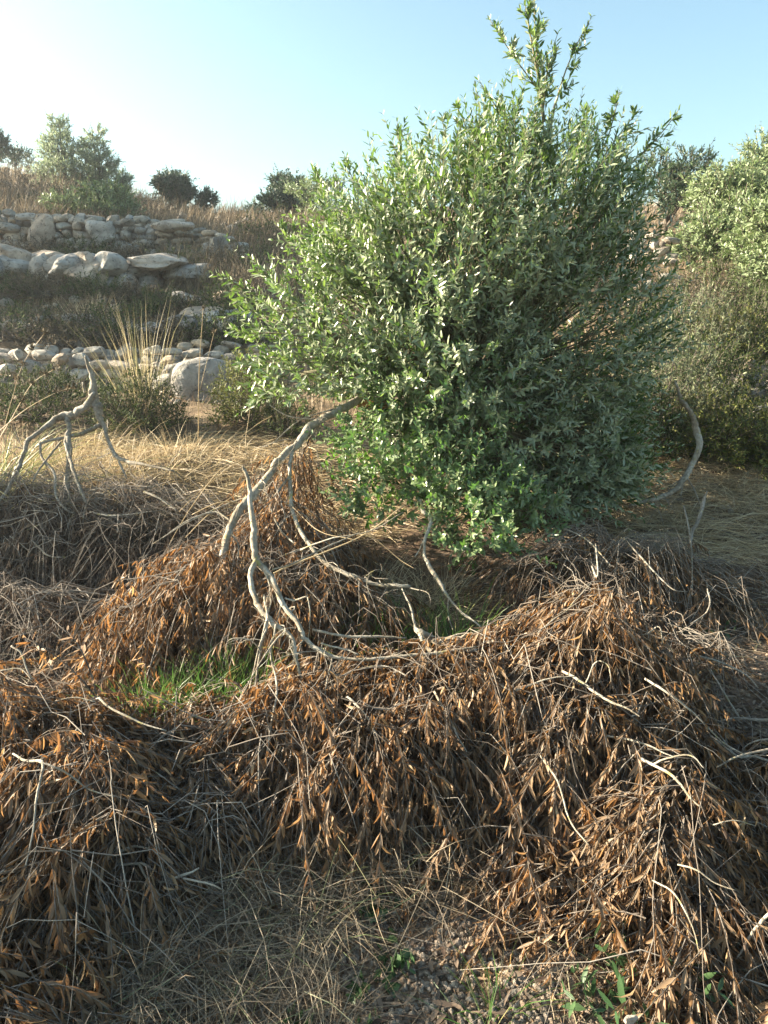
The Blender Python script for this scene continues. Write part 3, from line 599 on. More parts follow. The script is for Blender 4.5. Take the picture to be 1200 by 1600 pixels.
# small cascades along right edge
r10 = Ridge([(1195, 1330, 1.75), (1240, 1290, 1.8)], .22, 2.); r10b = Ridge([(1150, 1200, 2.0), (1240, 1180, 2.05)], .22, 2.)
e2 = empty('dead_branch', gpt(1200, 1.8), 'dark brown leafy branch half out of frame at the right edge', 'dead branch'); g = Geo()
px_limb(g, [(1120, 1200, 1.95, .003), (1160, 1180, 1.98, .005), (1260, 1160, 2.0, .007)], sides=7); g.build('branch', M['greybark'], e2)
brush(e2, [(r10, 260), (r10b, 160)], 580, leaf='deadleaf', depth=.12, ntw=43, keep=.8, bare=.3)
# pale log in the centre
e = empty('fallen_branch', gpt(700, 2.6), 'short pale log with a thin upright twig at the centre of the heap', 'fallen branch'); g = Geo()
px_limb(g, [(628, 920, 2.85, .003), (640, 945, 2.78, .005), (648, 975, 2.7, .007), (655, 988, 2.62, .014), (680, 1000, 2.6, .019), (712, 1006, 2.58, .021), (748, 1006, 2.56, .022)], sides=11)
px_limb(g, [(655, 990, 2.6, .009), (662, 1010, 2.52, .010), (700, 1022, 2.46, .0095), (745, 1015, 2.45, .007)], sides=9)
for q in ([(752, 1006, 2.55, .010), (790, 1000, 2.5, .008), (830, 990, 2.45, .006)], [(690, 1000, 2.6, .006), (720, 990, 2.62, .005), (760, 992, 2.6, .003)]): px_limb(g, q, sides=7)
g.build('branch', M['palebark'], e)
e = empty('fallen_branch', gpt(690, 3.1), 'thin pale stick bending down out of the olive suckers', 'fallen branch'); g = Geo()
px_limb(g, [(657, 780, 3.5, .010), (660, 795, 3.48, .013), (674, 812, 3.42, .012), (664, 845, 3.3, .009), (668, 880, 3.15, .012), (688, 912, 3.05, .013), (702, 935, 2.98, .009), (722, 958, 2.9, .007), (755, 982, 2.8, .004)], sides=9)
px_limb(g, [(674, 812, 3.42, .006), (660, 850, 3.3, .005), (648, 870, 3.2, .004)], sides=7); px_limb(g, [(702, 935, 2.98, .005), (700, 960, 2.9, .004), (708, 985, 2.8, .002)], sides=7)
g.build('branch', M['palebark'], e)
e = empty('curved_branch', gpt(1020, 4.1), 'tall curved branch with a pale peeled tip right of the olive', 'broken branch'); g = Geo()
px_limb(g, [(1068, 628, 4.28, .012), (1080, 650, 4.26, .016), (1090, 675, 4.24, .019), (1089, 702, 4.2, .019), (1078, 735, 4.15, .018), (1060, 760, 4.1, .016), (1030, 778, 4.05, .013), (1005, 784, 4.0, .011), (985, 790, 3.95, .007)], s=.95, sides=11)
px_limb(g, [(1072, 745, 4.13, .006), (1085, 765, 4.05, .005), (1095, 790, 3.95, .003)], sides=7); px_limb(g, [(1068, 752, 4.12, .005), (1064, 775, 4.05, .004)], sides=7)
g.build('branch', M['palebark'], e); spurs(e, 'greybark', [[(1078, 735, 4.15), (1030, 778, 4.05), (1005, 784, 4.0), (985, 790, 3.95)]], 12, (.06, .25))
g = Geo(); px_limb(g, [(1054, 594, 4.32, .002), (1058, 603, 4.3, .008), (1064, 618, 4.29, .011), (1070, 632, 4.277, .0135)], s=1.0, sides=9); g.build('peeled_tip', M['palebark'], e)

# ------------------------------------------------------------------ the living olive
base = gpt(775, 4.25)
ol = empty('olive_tree', base, 'big bushy green olive with upright shoots in the centre', 'tree')
BL = [ # px,py,Y, rx,rz(px), ry(px), count
 (710, 415, 4.3, 175, 150, 200, 620), (590, 400, 4.25, 95, 80, 130, 200), (840, 370, 4.5, 140, 140, 200, 480), (890, 520, 4.5, 125, 180, 190, 560), (690, 560, 4.15, 150, 130, 170, 480),
 (460, 490, 4.1, 85, 55, 90, 46), (470, 585, 4.0, 85, 45, 80, 46), (545, 520, 4.1, 80, 110, 100, 120), (915, 735, 4.25, 75, 55, 100, 210), (850, 780, 4.0, 70, 45, 80, 120), (925, 640, 4.5, 60, 110, 110, 130), (890, 700, 4.4, 110, 90, 150, 330), (960, 310, 4.5, 45, 50, 80, 50), (790, 260, 4.4, 75, 60, 100, 130), (520, 400, 4.3, 40, 45, 70, 40), (780, 690, 4.15, 110, 110, 120, 260), (700, 270, 4.4, 50, 40, 70, 50)]
C3 = []; gt = Geo(); gl = Geo(); gi = Geo()
for (px, py, Y, rx, rz, ry, cnt) in BL:
    s = Y/1.0/F; C3.append((at(px, py, Y), np.array([rx*s, ry*s, rz*s])))
CT = at(760, 520, 4.4)
for bi, ((c, rr), q) in enumerate(zip(C3, BL)):
    cnt = q[6]; u = norm(rng.normal(size=(cnt*2, 3))); k = rng.uniform(.25, 1, (cnt*2, 1))**.5
    B = c + u*k*rr
    inside = np.zeros(len(B))
    for j, (c2, r2_) in enumerate(C3):
        if j != bi: inside += (np.linalg.norm((B-c2)/r2_, axis=1) < .62)
    B = B[(inside == 0) | (rng.random(len(B)) < .22)][:cnt]
    B = B[B[:, 2] > ground(B[:, 0], B[:, 1]) + .15]; n_ = len(B)
    out = norm(B-c)*.55 + norm(B-CT)*.55
    D = out + np.array([0, 0, .75]) + rng.normal(size=(n_, 3))*.38
    D[:, 2] = np.where(B[:, 2] < CT[2]-.3, D[:, 2]*.55, D[:, 2])
    Cv = rng.normal(size=(n_, 3))*.12 + np.array([0, 0, .02])
    shoots(gl, gt, B - norm(D)*.08, D, rng.uniform(.16, .36, n_), Cv, nodes=11, ll=.048, lw=.0128, spread=.62, jit=.22, tr=.0018, keep=.93)
# upright shoots above the crown (explicit)
SH = [((850, 190, 4.4), (815, -20, 4.35), .011), ((850, 190, 4.4), (835, -40, 4.45), .01), ((848, 200, 4.4), (872, 50, 4.4), .008), ((860, 200, 4.4), (925, 25, 4.4), .008), ((800, 200, 4.4), (748, 125, 4.35), .006),
      ((850, 150, 4.4), (765, 30, 4.3), .006), ((930, 260, 4.5), (968, 140, 4.5), .006), ((940, 250, 4.5), (1000, 170, 4.5), .006), ((980, 260, 4.5), (1060, 172, 4.5), .006), ((900, 250, 4.5), (920, 165, 4.5), .005),
      ((630, 290, 4.3), (620, 185, 4.3), .004), ((520, 330, 4.3), (492, 260, 4.3), .004), ((560, 300, 4.3), (538, 240, 4.3), .004), ((700, 230, 4.4), (690, 180, 4.4), .004), ((740, 220, 4.4), (715, 165, 4.4), .004), ((420, 470, 4.1), (342, 425, 4.05), .005),
      ((430, 520, 4.0), (352, 520, 3.95), .005), ((440, 560, 4.0), (368, 575, 3.9), .005), ((450, 600, 3.95), (385, 635, 3.85), .005), ((480, 400, 4.2), (430, 350, 4.15), .005), ((440, 450, 4.1), (390, 400, 4.05), .004), ((740, 560, 3.9), (735, 550, 3.6), .004)]
for a, b_, r_ in SH:
    A, Bq = at(*a), at(*b_); Lq = np.linalg.norm(Bq-A); dq = (Bq-A)/Lq; cv = rng.normal(size=3)*.06
    S = np.array([A + dq*Lq*t + cv*Lq*t*(1-t)*2 for t in np.linspace(0, 1, 6)])
    limb(gt, S, list(np.linspace(r_*.8, .0015, 6)), sides=6, n=3)
    shoots(gl, None, S[:1], (S[-1]-S[0])[None], Lq, np.zeros((1, 3)), nodes=int(Lq/.022), ll=.052, lw=.0135, spread=.62, jit=.2, keep=.9)
    k = int(Lq/.075); t = rng.uniform(.12, .85, k)[:, None]
    shoots(gl, gt, A + dq*Lq*t + cv*Lq*t*(1-t)*2, dq + rng.normal(size=(k, 3))*.5, rng.uniform(.08, .22, k)*(1.15-t[:, 0]), rng.normal(size=(k, 3))*.1, nodes=8, ll=.048, lw=.0125, spread=.6, jit=.2, keep=.9)
# limbs and inner branches
tk = Geo(); tb = np.array([base[0], base[1], base[2]-.08])
j1 = base + np.array([-.05, .0, .35]); j2 = at(740, 620, 4.3)
limb(tk, [tb, base + np.array([-.02, .02, .15]), j1, (j1+j2)/2 + np.array([.04, 0, 0]), j2], [.13, .11, .095, .085, .075], sides=14, knob=.12)
limb(tk, [j1, at(660, 700, 4.2), at(620, 640, 4.1), at(590, 632, 4.05)], [.07, .05, .042, .034], sides=12)
tk.build('trunk', M['darkbark'], ol)
gbk = Geo()
for (c, rr), q in zip(C3, BL):
    mid = (j2+c)/2 + rng.normal(size=3)*.08; limb(gbk, [j2, mid, c], [.035, .024, .012], sides=8)
    n_ = int(q[6]/4); u = norm(rng.normal(size=(n_, 3))); E = c + u*rr*rng.uniform(.5, .95, (n_, 1)); t = np.linspace(0, 1, 6)[None, :, None]
    bow = rng.normal(size=(n_, 1, 3))*.1
    strands(gbk, mid + (E[:, None]-mid)*t + bow*t*(1-t), np.broadcast_to(.006*(1-.6*t[..., 0]), (n_, 6)), 4)
gbk.build('limbs', M['greentwig'], ol)
gt.build('twigs', M['greentwig'], ol); gl.build('crown', M['olive'], ol)
# torn stubs
for pts in ([(640, 618, 4.0, .03), (660, 612, 3.95, .028), (682, 622, 3.88, .022), (700, 640, 3.84, .010), (706, 652, 3.82, .002)], [(560, 630, 4.0, .027), (585, 634, 3.97, .032), (606, 632, 3.95, .024), (618, 626, 3.94, .004)]):
    g = Geo(); px_limb(g, pts, sides=9, knob=.25); g.build('torn_stub', M['tornwood'], ol)
# basal suckers, broader brighter leaves
gs, gst = Geo(), Geo()
for (px, py, Y, rx, rz, ry, cnt) in [(610, 700, 3.85, 85, 60, 90, 150), (600, 770, 3.75, 70, 45, 70, 80), (690, 720, 3.8, 90, 80, 90, 150), (755, 820, 3.55, 85, 60, 90, 130), (740, 760, 3.7, 90, 60, 90, 110), (810, 800, 3.7, 70, 40, 70, 60), (670, 640, 3.95, 120, 60, 100, 120), (640, 590, 3.85, 80, 50, 60, 50), (740, 620, 3.85, 70, 60, 60, 50)]:
    s = Y/F; c = at(px, py, Y); u = norm(rng.normal(size=(cnt, 3))); B = c + u*rng.uniform(.2, 1, (cnt, 1))**.5*np.array([rx*s, ry*s, rz*s])
    B = B[B[:, 2] > ground(B[:, 0], B[:, 1]) + .03]; k = len(B)
    D = norm(B-c)*.5 + np.array([-.05, -.25, .6]) + rng.normal(size=(k, 3))*.4
    shoots(gs, gst, B, D, rng.uniform(.10, .24, k), rng.normal(size=(k, 3))*.15, nodes=8, ll=.038, lw=.0145, spread=.75, jit=.25, keep=.9)
gs.build('suckers', M['sucker'], ol); gst.build('sucker_stems', M['greentwig'], ol)

# ------------------------------------------------------------------ background trees
def tree(name, label, px, Y, hgt, wid, mat, n, leafl=.10, leafw=.03, blobs=7, trunk_h=.25, upr=.5, cat='tree', group=None, xyz=None, shape=None, seed=0, sink=0.):
    b0 = gpt(px, Y) if xyz is None else np.array([xyz[0], xyz[1], gz(xyz)])
    b0 = b0 - np.array([0, 0, sink])
    e = empty(name, b0, label, cat, group); gk, gc, gw = Geo(), Geo(), Geo()
    r0 = max(.03, hgt*.03); top = b0 + np.array([wid*.04, 0, hgt*.55])
    limb(gk, [b0-[0, 0, .15], b0+[0, 0, hgt*trunk_h*.6], (b0+top)/2, top], [r0*1.4, r0, r0*.8, r0*.4], sides=9)
    if shape is None:
        shape = []
        for i in range(blobs):
            th = rng.uniform(0, 6.28); rr = wid*.5*rng.uniform(.2, .62)
            h = hgt*rng.uniform(trunk_h + .18, .84)
            shape.append((math.cos(th)*rr, math.sin(th)*rr, h, wid*rng.uniform(.17, .28), hgt*rng.uniform(.12, .2)))
    vol = np.array([s[3]**2*s[4] for s in shape]); cn = (n*vol**.8/np.sum(vol**.8)).astype(int)
    for (dx, dy, dz, rw, rh), k in zip(shape, cn):
        c = b0 + np.array([dx, dy, dz]); limb(gk, [(b0+top)/2, (b0+top)/4 + c/2, c], [r0*.5, r0*.35, r0*.12], sides=6, n=4)
        m = max(k//14, 3); u = norm(rng.normal(size=(m, 3))); B = c + u*rng.uniform(.15, 1, (m, 1))**.45*np.array([rw, rw, rh])
        shoots(gc, gw, B, norm(B-c)*.6 + np.array([0, 0, upr]) + rng.normal(size=(m, 3))*.4, rng.uniform(.5, 1.2, m)*leafl*3.2, rng.normal(size=(m, 3))*.15, nodes=7, ll=leafl, lw=leafw, spread=.6, tr=.006, K=3)
    gk.build('trunk', M['darkbark'], e); gw.build('twigs', M['darkbark'], e); gc.build('crown', M[mat], e)
    return e
def col(h, w, n=5, z0=.2): return [(rng.normal()*w*.2*(1.1-i/n), rng.normal()*w*.2*(1.1-i/n), h*(z0+(1-z0)*(i+.5)/n), w*.5*(1.1-.8*i/n), h*.5/n*1.25) for i in range(n)]
tree('pine_tree', 'tall pale green pointed tree on the left skyline', 104, 21, 1.95, .8, 'farpine', 11000, .085, .022, shape=col(1.9, 1.25, 11, .08), upr=.9)
tree('pine_tree', 'darker pointed tree touching the pale tall one on the skyline', 158, 21.5, 1.65, .8, 'farpine', 9000, .085, .024, shape=col(1.6, 1.15, 10, .08), upr=.8)
tree('small_tree', 'low wispy tree right of the two pointed skyline trees', 192, 21.5, .8, .8, 'farpine', 1800, .08, .014, blobs=4)
tree('olive_tree', 'grey green bushy olive above the upper wall', 165, 15.0, .68, 1.9, 'farolive', 13000, .07, .02, blobs=9, trunk_h=.05)
tree('olive_tree', 'dark round tree alone on the skyline left of centre', 285, 22, 1.05, 1.45, 'fardark', 11000, .09, .035, blobs=8, trunk_h=.1)
tree('small_tree', 'small round tree touching the dark skyline tree on its right', 322, 22, .6, .7, 'fardark', 2200, .08, .026, blobs=4, trunk_h=.1)
tree('olive_tree', 'dark skyline tree close to the big olive', 448, 21, 1.1, 1.4, 'fardark', 11000, .09, .035, blobs=8, trunk_h=.1)
tree('small_tree', 'small bush left of the dark skyline tree beside the olive', 400, 22, .55, .8, 'farpine', 1400, .08, .02, blobs=4, trunk_h=.1)
tree('olive_tree', 'grey green tree half hidden behind the big olive on the left', 505, 18, 1.1, 1.4, 'farolive', 4500, .075, .02, blobs=6, trunk_h=.1)
tree('small_tree', 'dark tree cut off by the left edge on the skyline', 0, 24, 1.2, 1.0, 'fardark', 3500, .09, .028, blobs=6)
tree('small_tree', 'faint bare looking sapling between the edge tree and pines', 45, 27, 1.0, .8, 'greyshrub', 900, .09, .02, blobs=4)
tree('small_tree', 'low dark bush on the skyline at the left edge', 25, 25, .7, 1.2, 'fardark', 1600, .09, .025, blobs=4, trunk_h=.1)
tree('olive_tree', 'large silvery olive behind the rubble on the right', 1115, 10.2, 1.5, 2.3, 'farolive', 40000, .062, .019, blobs=12, trunk_h=.12)
tree('olive_tree', 'silvery olive cut off by the right edge in front of another', 1220, 8.6, 1.25, 1.9, 'farolive', 40000, .062, .019, blobs=12, trunk_h=.08)
tree('olive_tree', 'distant olive at the right edge against the sky', 1215, 14, 1.6, 1.7, 'farolive', 16000, .08, .024, blobs=9)
tree('olive_tree', 'dark green olive top showing behind the big olive at right', 1035, 12.5, 1.5, 1.4, 'fardark', 7000, .065, .018, blobs=9)
# trees standing out of frame to the left; they shade the terraces and foreground
tree('olive_tree', 'olive standing out of frame at the left of the path', 0, 0, 1.75, 1.9, 'olive', 14000, .055, .015, blobs=8, xyz=(-4.0, 1.6), trunk_h=.2)
tree('olive_tree', 'small unseen olive added to shade the tangle by the grey branch stub', 0, 0, 1.15, 1.0, 'olive', 6000, .055, .015, blobs=8, xyz=(-4.0, 4.15), trunk_h=.15)  # added out of view to darken the grey tangle at left
for i, (x, y, h, wd) in enumerate([(-11.5, 13.4, 4.2, 4.2), (-11, 10.0, 3.6, 3.6), (-12, 17., 3.5, 3.5)]):
    tree('olive_tree', 'olive standing out of frame left of the terraces', 0, 0, h, wd, 'fardark', 22000, .10, .035, blobs=11, xyz=(x, y), trunk_h=.12, group='olives out of frame left of the terraces')

# ------------------------------------------------------------------ shrubs
def shrub(label, px, Y, wd, hg, mat, n, leafl=.03, leafw=.006, name='shrub', group=None, spiky=.25, droopy=0., d=None, lean=(0, 0)):
    b0 = gpt(px, Y); e = empty(name, b0, label, 'shrub', group); gc, gw = Geo(), Geo()
    m = max(n//14, 5); u = norm(rng.normal(size=(m, 3))); u[:, 2] = np.abs(u[:, 2]); k = rng.uniform(.05, 1, (m, 1))**.4
    lump = 1 + spiky*sn(u[:, 0]*3 + px, u[:, 1]*3 + u[:, 2]*2, 1.5)[:, None]
    B = b0 + u*k*lump*np.array([wd/2, (d or wd)/2, hg]) + np.array([0, 0, .02])
    shoots(gc, gw, B, u*.8 + np.array([lean[0], lean[1], .55]) + rng.normal(size=(m, 3))*.4, rng.uniform(.6, 1.4, m)*max(leafl*3.5, .1), rng.normal(size=(m, 3))*.2, nodes=7, ll=leafl, lw=leafw, spread=.7, jit=.4, tr=.0025, K=4, droop=droopy)
    q = min(m, 60); t = np.linspace(0, 1, 5)[None, :, None]; E = B[:q, None]
    strands(gw, b0 + (E-b0)*t + rng.normal(size=(q, 1, 3))*.05*t*(1-t), np.broadcast_to(.005*(1-.6*t[..., 0]), (q, 5)), 4)
    gc.build('foliage', M[mat], e); gw.build('stems', M['twig'], e); return e
shrub('dark green low shrub under the tall grass tuft', 215, 5.65, .72, .40, 'thorn', 6500, .030, .008)
shrub('dark shrub at the left edge behind the grey stub', 50, 5.9, 1.2, .34, 'thorn', 8000, .030, .009)
shrub('yellowish grassy shrub between the square boulder and the olive', 392, 5.8, .58, .50, 'yshrub', 6500, .035, .007)
shrub('rounded dry shrub just left of the arched branch', 450, 5.5, .45, .3, 'thorn', 2400, .03, .006)
for lb, px, Y, wd, hg, mt in [('tall silvery grey shrub directly right of the olive', 1030, 5.5, .9, .80, 'greyshrub'), ('silver grey shrub behind the curved branch tip', 1075, 6.6, .9, .80, 'greyshrub'),
      ('yellow green shrub right of the curved branch', 1130, 5.15, .85, .40, 'yshrub'), ('yellow green shrub at the right edge below the wall stub', 1205, 5.0, .75, .34, 'yshrub'), ('dark thorny shrub left of the right wall stub', 1100, 6.0, .8, .60, 'thorn'),
      ('dark shrub under the right edge olive', 1170, 7.1, 1.2, .55, 'thorn'), ('olive brown shrub above the right wall stub', 1200, 6.6, .9, .45, 'yshrub'), ('dark shrub against the olive crown on the right', 985, 5.2, .7, .5, 'thorn'), ('brownish shrub below the pale rubble wall', 1060, 8.0, 1.3, .5, 'brownshrub'), ('dark green shrub in shade at the foot of the right olives', 1110, 8.6, 1.5, .6, 'thorn'), ('dark green shrub below the right edge olive', 1190, 7.8, 1.4, .55, 'thorn'), ('mossy green shrub behind the silver grey shrubs', 1040, 7.2, 1.2, .7, 'thorn'), ('yellow green shrub between the silvery shrub and wall stub', 1120, 6.8, 1.0, .6, 'yshrub')]:
    shrub(lb, px, Y, wd, hg, mt, 8500, .034, .009)
HS = [(10, 10.0, 1.0, .24), (75, 10.0, 1.1, .22), (150, 10.0, .8, .28), (215, 9.8, .7, .24), (255, 9.4, .8, .3), (300, 9.3, .6, .2), (352, 9.3, .8, .4), (390, 9.8, .9, .5), (30, 8.3, 1.4, .35), (110, 8.2, 1.2, .38), (180, 8.3, .9, .36), (275, 8.1, .7, .30), (360, 8.0, .8, .4),
      (60, 12.4, 1.4, .3), (140, 12.3, 1.3, .32), (210, 12.2, 1.1, .34), (290, 11.4, 1.2, .45), (350, 11.2, 1.1, .4), (410, 11.5, 1.3, .5), (60, 17.5, 2.2, .5), (95, 16., 1.6, .45), (10, 18, 1.8, .5), (430, 14., 1.6, .5), (230, 17, 1.5, .4)]
for i, (px, Y, wd, hg) in enumerate(HS):
    shrub('low brown thorny shrub in the shade of the left terraces', px, Y, wd, hg, 'brownshrub' if i % 2 else 'thorn', 3200, .04, .011, name='thorn_shrub', group='thorny shrubs dotting the left terraces')

# ------------------------------------------------------------------ grasses
def scatter(n, px0, px1, Y0, Y1, pw=1.):
    Y = Y0 + (Y1-Y0)*rng.random(n)**pw; px = rng.uniform(px0, px1, n); z = np.zeros(n)
    for _ in range(3):
        x = (px-600)/F*(Y*cp + (CAMZ-z)*sp); z = ground(x, Y)
    return np.stack([x, Y, z], 1)
g = Geo()
def hill(n, px0, px1, Y0, Y1, h0, h1, wd, pw=1.):
    p = scatter(n, px0, px1, Y0, Y1, pw); den = sn(p[:, 0], p[:, 1], 1.1, 4) + .5*sn(p[:, 0], p[:, 1], 3., 1)
    p = p[den > -.25]; k = len(p); up = np.array([.08, 0, 1]) + rng.normal(size=(k, 3))*.28
    blades(g, p, up, rng.normal(size=(k, 3))*.22 + np.array([.1, 0, -.15]), rng.uniform(h0, h1, k)*(1 + .4*sn(p[:, 0], p[:, 1], .8, 9)), wd)
hill(26000, -90, 560, 13.8, 30, .15, .5, .013, 1.3); hill(5000, -60, 520, 8.0, 13.0, .08, .28, .007); hill(4500, 250, 480, 10.5, 13.6, .25, .6, .009)
hill(2600, 960, 1260, 7., 13, .15, .4, .008); hill(1600, -60, 480, 5.6, 7.1, .06, .2, .005); hill(2500, 480, 960, 6, 12, .2, .5, .008); hill(3000, 900, 1250, 14, 28, .2, .5, .013)
tag(g.build('dry_grass', M['hillgrass']), 'dry brown grass covering the terraced hillside', 'dry grass', kind='stuff')
g = Geo()
def straw(n, px0, px1, Y0, Y1, L0, L1, wd, lift=.25, zoff=.0):
    p = scatter(n, px0, px1, Y0, Y1); p = p[sn(p[:, 0], p[:, 1], 3.2, 6) + .4*rng.normal(size=n) > -.35]; n = len(p); p[:, 2] += rng.random(n)*zoff + .003; th = rng.uniform(0, 6.28, n)
    up = np.stack([np.cos(th), np.sin(th), np.abs(rng.normal(size=n))*lift], 1)
    blades(g, p, up, np.stack([rng.normal(size=n)*.2, rng.normal(size=n)*.2, -np.minimum(up[:, 2], .6)*.9], 1), rng.uniform(L0, L1, n), wd)
straw(9500, 130, 620, 3.9, 5.6, .10, .34, .0035, .22, .02); straw(8000, 960, 1280, 3.75, 5.3, .10, .35, .0035, .22, .02); straw(1500, 480, 980, 4.0, 5.2, .1, .3, .0035, .3)
tag(g.build('straw', M['straw']), 'pale sunlit straw matted on the level terrace', 'straw', kind='stuff')
g = Geo()
straw(6000, 60, 540, 1.0, 1.95, .10, .30, .0017, .38, .05); straw(1700, 300, 720, 1.55, 2.0, .12, .34, .0020, .6, .08); straw(350, 540, 1000, .95, 1.8, .06, .2, .0014, .1)
straw(1500, 860, 1260, 1.1, 1.9, .1, .28, .0018, .25, .02); straw(1300, 930, 1280, 2.0, 3.6, .1, .3, .0020, .2, .02); straw(900, 40, 480, 2.2, 3.4, .1, .3, .002, .3, .04); straw(800, 500, 900, 2.6, 3.6, .1, .3, .002, .4, .04)
tag(g.build('dry_grass', M['greystraw']), 'grey tangled dry grass on the foreground soil', 'dry grass', kind='stuff')
g = Geo()
p = np.concatenate([scatter(420, -40, 1280, 3.7, 5.4), scatter(420, 120, 560, 3.7, 4.9)]); k = len(p); th = rng.uniform(0, 6.28, k); t = np.linspace(0, 1, 6); L_ = rng.uniform(.08, .4, k)[:, None]; q = rng.random((k, 1))*9
PX = p[:, :1] + np.cos(th)[:, None]*L_*t + .04*np.sin(4*t+q)*L_; PY = p[:, 1:2] + np.sin(th)[:, None]*L_*t + .05*np.sin(5*t+q)*L_
strands(g, np.stack([PX, PY, ground(PX, PY) + .012 + .03*np.sin(math.pi*t)*rng.random((k, 1))], -1), np.broadcast_to(.003*(1-.6*t), (k, 6))*rng.uniform(.4, 1.2, (k, 1)), 4)
tag(g.build('twig_litter', M['twig']), 'broken twigs strewn over the straw terrace', 'twig litter', kind='stuff')
# dead leaf litter
g = Geo()
for n_, a in ((1100, (100, 1050, .95, 2.0)), (3200, (880, 1280, 1.8, 3.8)), (2500, (200, 800, 2.6, 4.2)), (1200, (-40, 300, 2.2, 3.4))):
    p = scatter(n_, *a); p[:, 2] += rng.uniform(.003, .02, n_); th = rng.uniform(0, 6.28, n_)
    leaves(g, p, np.stack([np.cos(th), np.sin(th), rng.normal(size=n_)*.15], 1), np.array([0, 0, 1.]) + rng.normal(size=(n_, 3))*.3, rng.uniform(.03, .06, n_), rng.uniform(.007, .013, n_), .1)
tag(g.build('leaf_litter', M['greydead']), 'fallen grey brown leaves littering the soil', 'leaf litter', kind='stuff')
def tuft(label, pts, n, L, W, mat='grass', name='grass_tuft', sp_=.35, rad=.06, group=None, bend=(.0, .0, -.25), lean=(0, 0, 1), cat='grass tuft'):
    c = np.mean([gpt(*q) for q in pts], axis=0); g = Geo()
    for q in pts:
        b0 = gpt(*q); k = n//len(pts); a = rng.normal(size=(k, 2))*rad; p = np.column_stack([b0[0]+a[:, 0], b0[1]+a[:, 1], np.zeros(k)]); p[:, 2] = ground(p[:, 0], p[:, 1])
        up = np.array(lean) + np.column_stack([a/rad*sp_*.6, np.zeros(k)]) + rng.normal(size=(k, 3))*sp_*.5
        blades(g, p, up, np.array(bend) + np.column_stack([a/rad*.25*min(1, sp_/.4) + rng.normal(size=(k, 2))*.05, np.zeros(k)]), rng.uniform(L[0], L[1], k), rng.uniform(.7, 1.2, k)*W)
    return tag(g.build(name, M[mat], origin=c), label, cat, group)
tuft('bright green grass patch behind the left leaf heap', [(225, 2.38), (270, 2.42), (310, 2.4), (355, 2.5), (340, 2.38), (240, 2.3)], 560, (.12, .32), .0045, rad=.06)
tuft('thin green grass under the pale forked branch', [(430, 2.65), (380, 2.6), (550, 2.9), (510, 2.8), (400, 2.45)], 260, (.14, .34), .004, rad=.05)
tuft('green grass blades just behind the pale log', [(650, 2.85), (690, 2.9), (730, 2.9), (600, 2.8), (710, 2.75), (560, 2.75)], 320, (.15, .36), .005, rad=.06)
tuft('small grass tuft on the gravel at the bottom', [(780, 1.32), (760, 1.25)], 70, (.06, .14), .0022, rad=.025, sp_=.8)
tuft('tall feathery grass tuft rising beside the rubble wall', [(218, 5.75), (232, 5.8)], 150, (.45, 1.25), .0042, mat='talltuft', name='tall_grass', rad=.05, sp_=.13, bend=(-.04, 0, -.12))
tuft('grass clump leaning in from the left edge beside the grey branch', [(-20, 4.3), (10, 4.5)], 230, (.3, .85), .006, mat='tuft', name='tall_grass', rad=.09, sp_=.55, lean=(.25, 0, 1), bend=(.2, 0, -.35))
tuft('blond dry grass in a clump below the olive suckers', [(600, 3.25), (650, 3.2), (570, 3.35), (690, 3.3)], 560, (.12, .34), .0028, mat='straw', name='dry_grass_clump', rad=.09, sp_=.9, bend=(0, 0, -.3))
tuft('upright dry stalks at the lower left of the foreground', [(165, 1.35), (190, 1.3), (230, 1.38)], 80, (.12, .3), .002, mat='greystraw', name='dry_grass_clump', rad=.05, sp_=.2)
tuft('orange dry weeds by the grey stub branch', [(100, 4.6), (190, 4.7), (240, 4.7), (160, 4.5), (60, 4.8), (280, 4.9), (20, 5.0), (130, 5.0)], 1400, (.10, .36), .0035, mat='straw', name='dry_grass_clump', rad=.16, sp_=.6)
tuft('dry yellow stalks under the right olives', [(1105, 7.4), (1135, 7.4)], 60, (.4, .75), .008, mat='straw', name='dry_grass_clump', rad=.15, sp_=.4)
tuft('pale tall grass standing on the left terrace', [(140, 8.9), (150, 9.0)], 220, (.25, .5), .006, mat='straw', name='dry_grass_clump', rad=.13, sp_=.2)
tuft('ragged dry grass on the straw strip at the right edge', [(1120, 4.7), (1160, 4.5), (1200, 4.3), (1230, 4.6), (1080, 4.8), (1180, 4.8)], 700, (.08, .26), .0035, mat='straw', name='dry_grass_clump', rad=.14, sp_=.9, bend=(0, 0, -.35))
tuft('ragged dry grass at the foot of the curved branch', [(1020, 4.4), (1060, 4.2), (1000, 4.7), (1100, 4.1)], 420, (.06, .22), .003, mat='straw', name='dry_grass_clump', rad=.12, sp_=.9, bend=(0, 0, -.35))
tuft('ragged dry grass on the straw strip left of the arched branch', [(300, 4.6), (350, 4.4), (250, 4.9), (330, 5.1), (400, 4.8)], 600, (.06, .22), .003, mat='straw', name='dry_grass_clump', rad=.14, sp_=.9, bend=(0, 0, -.35))
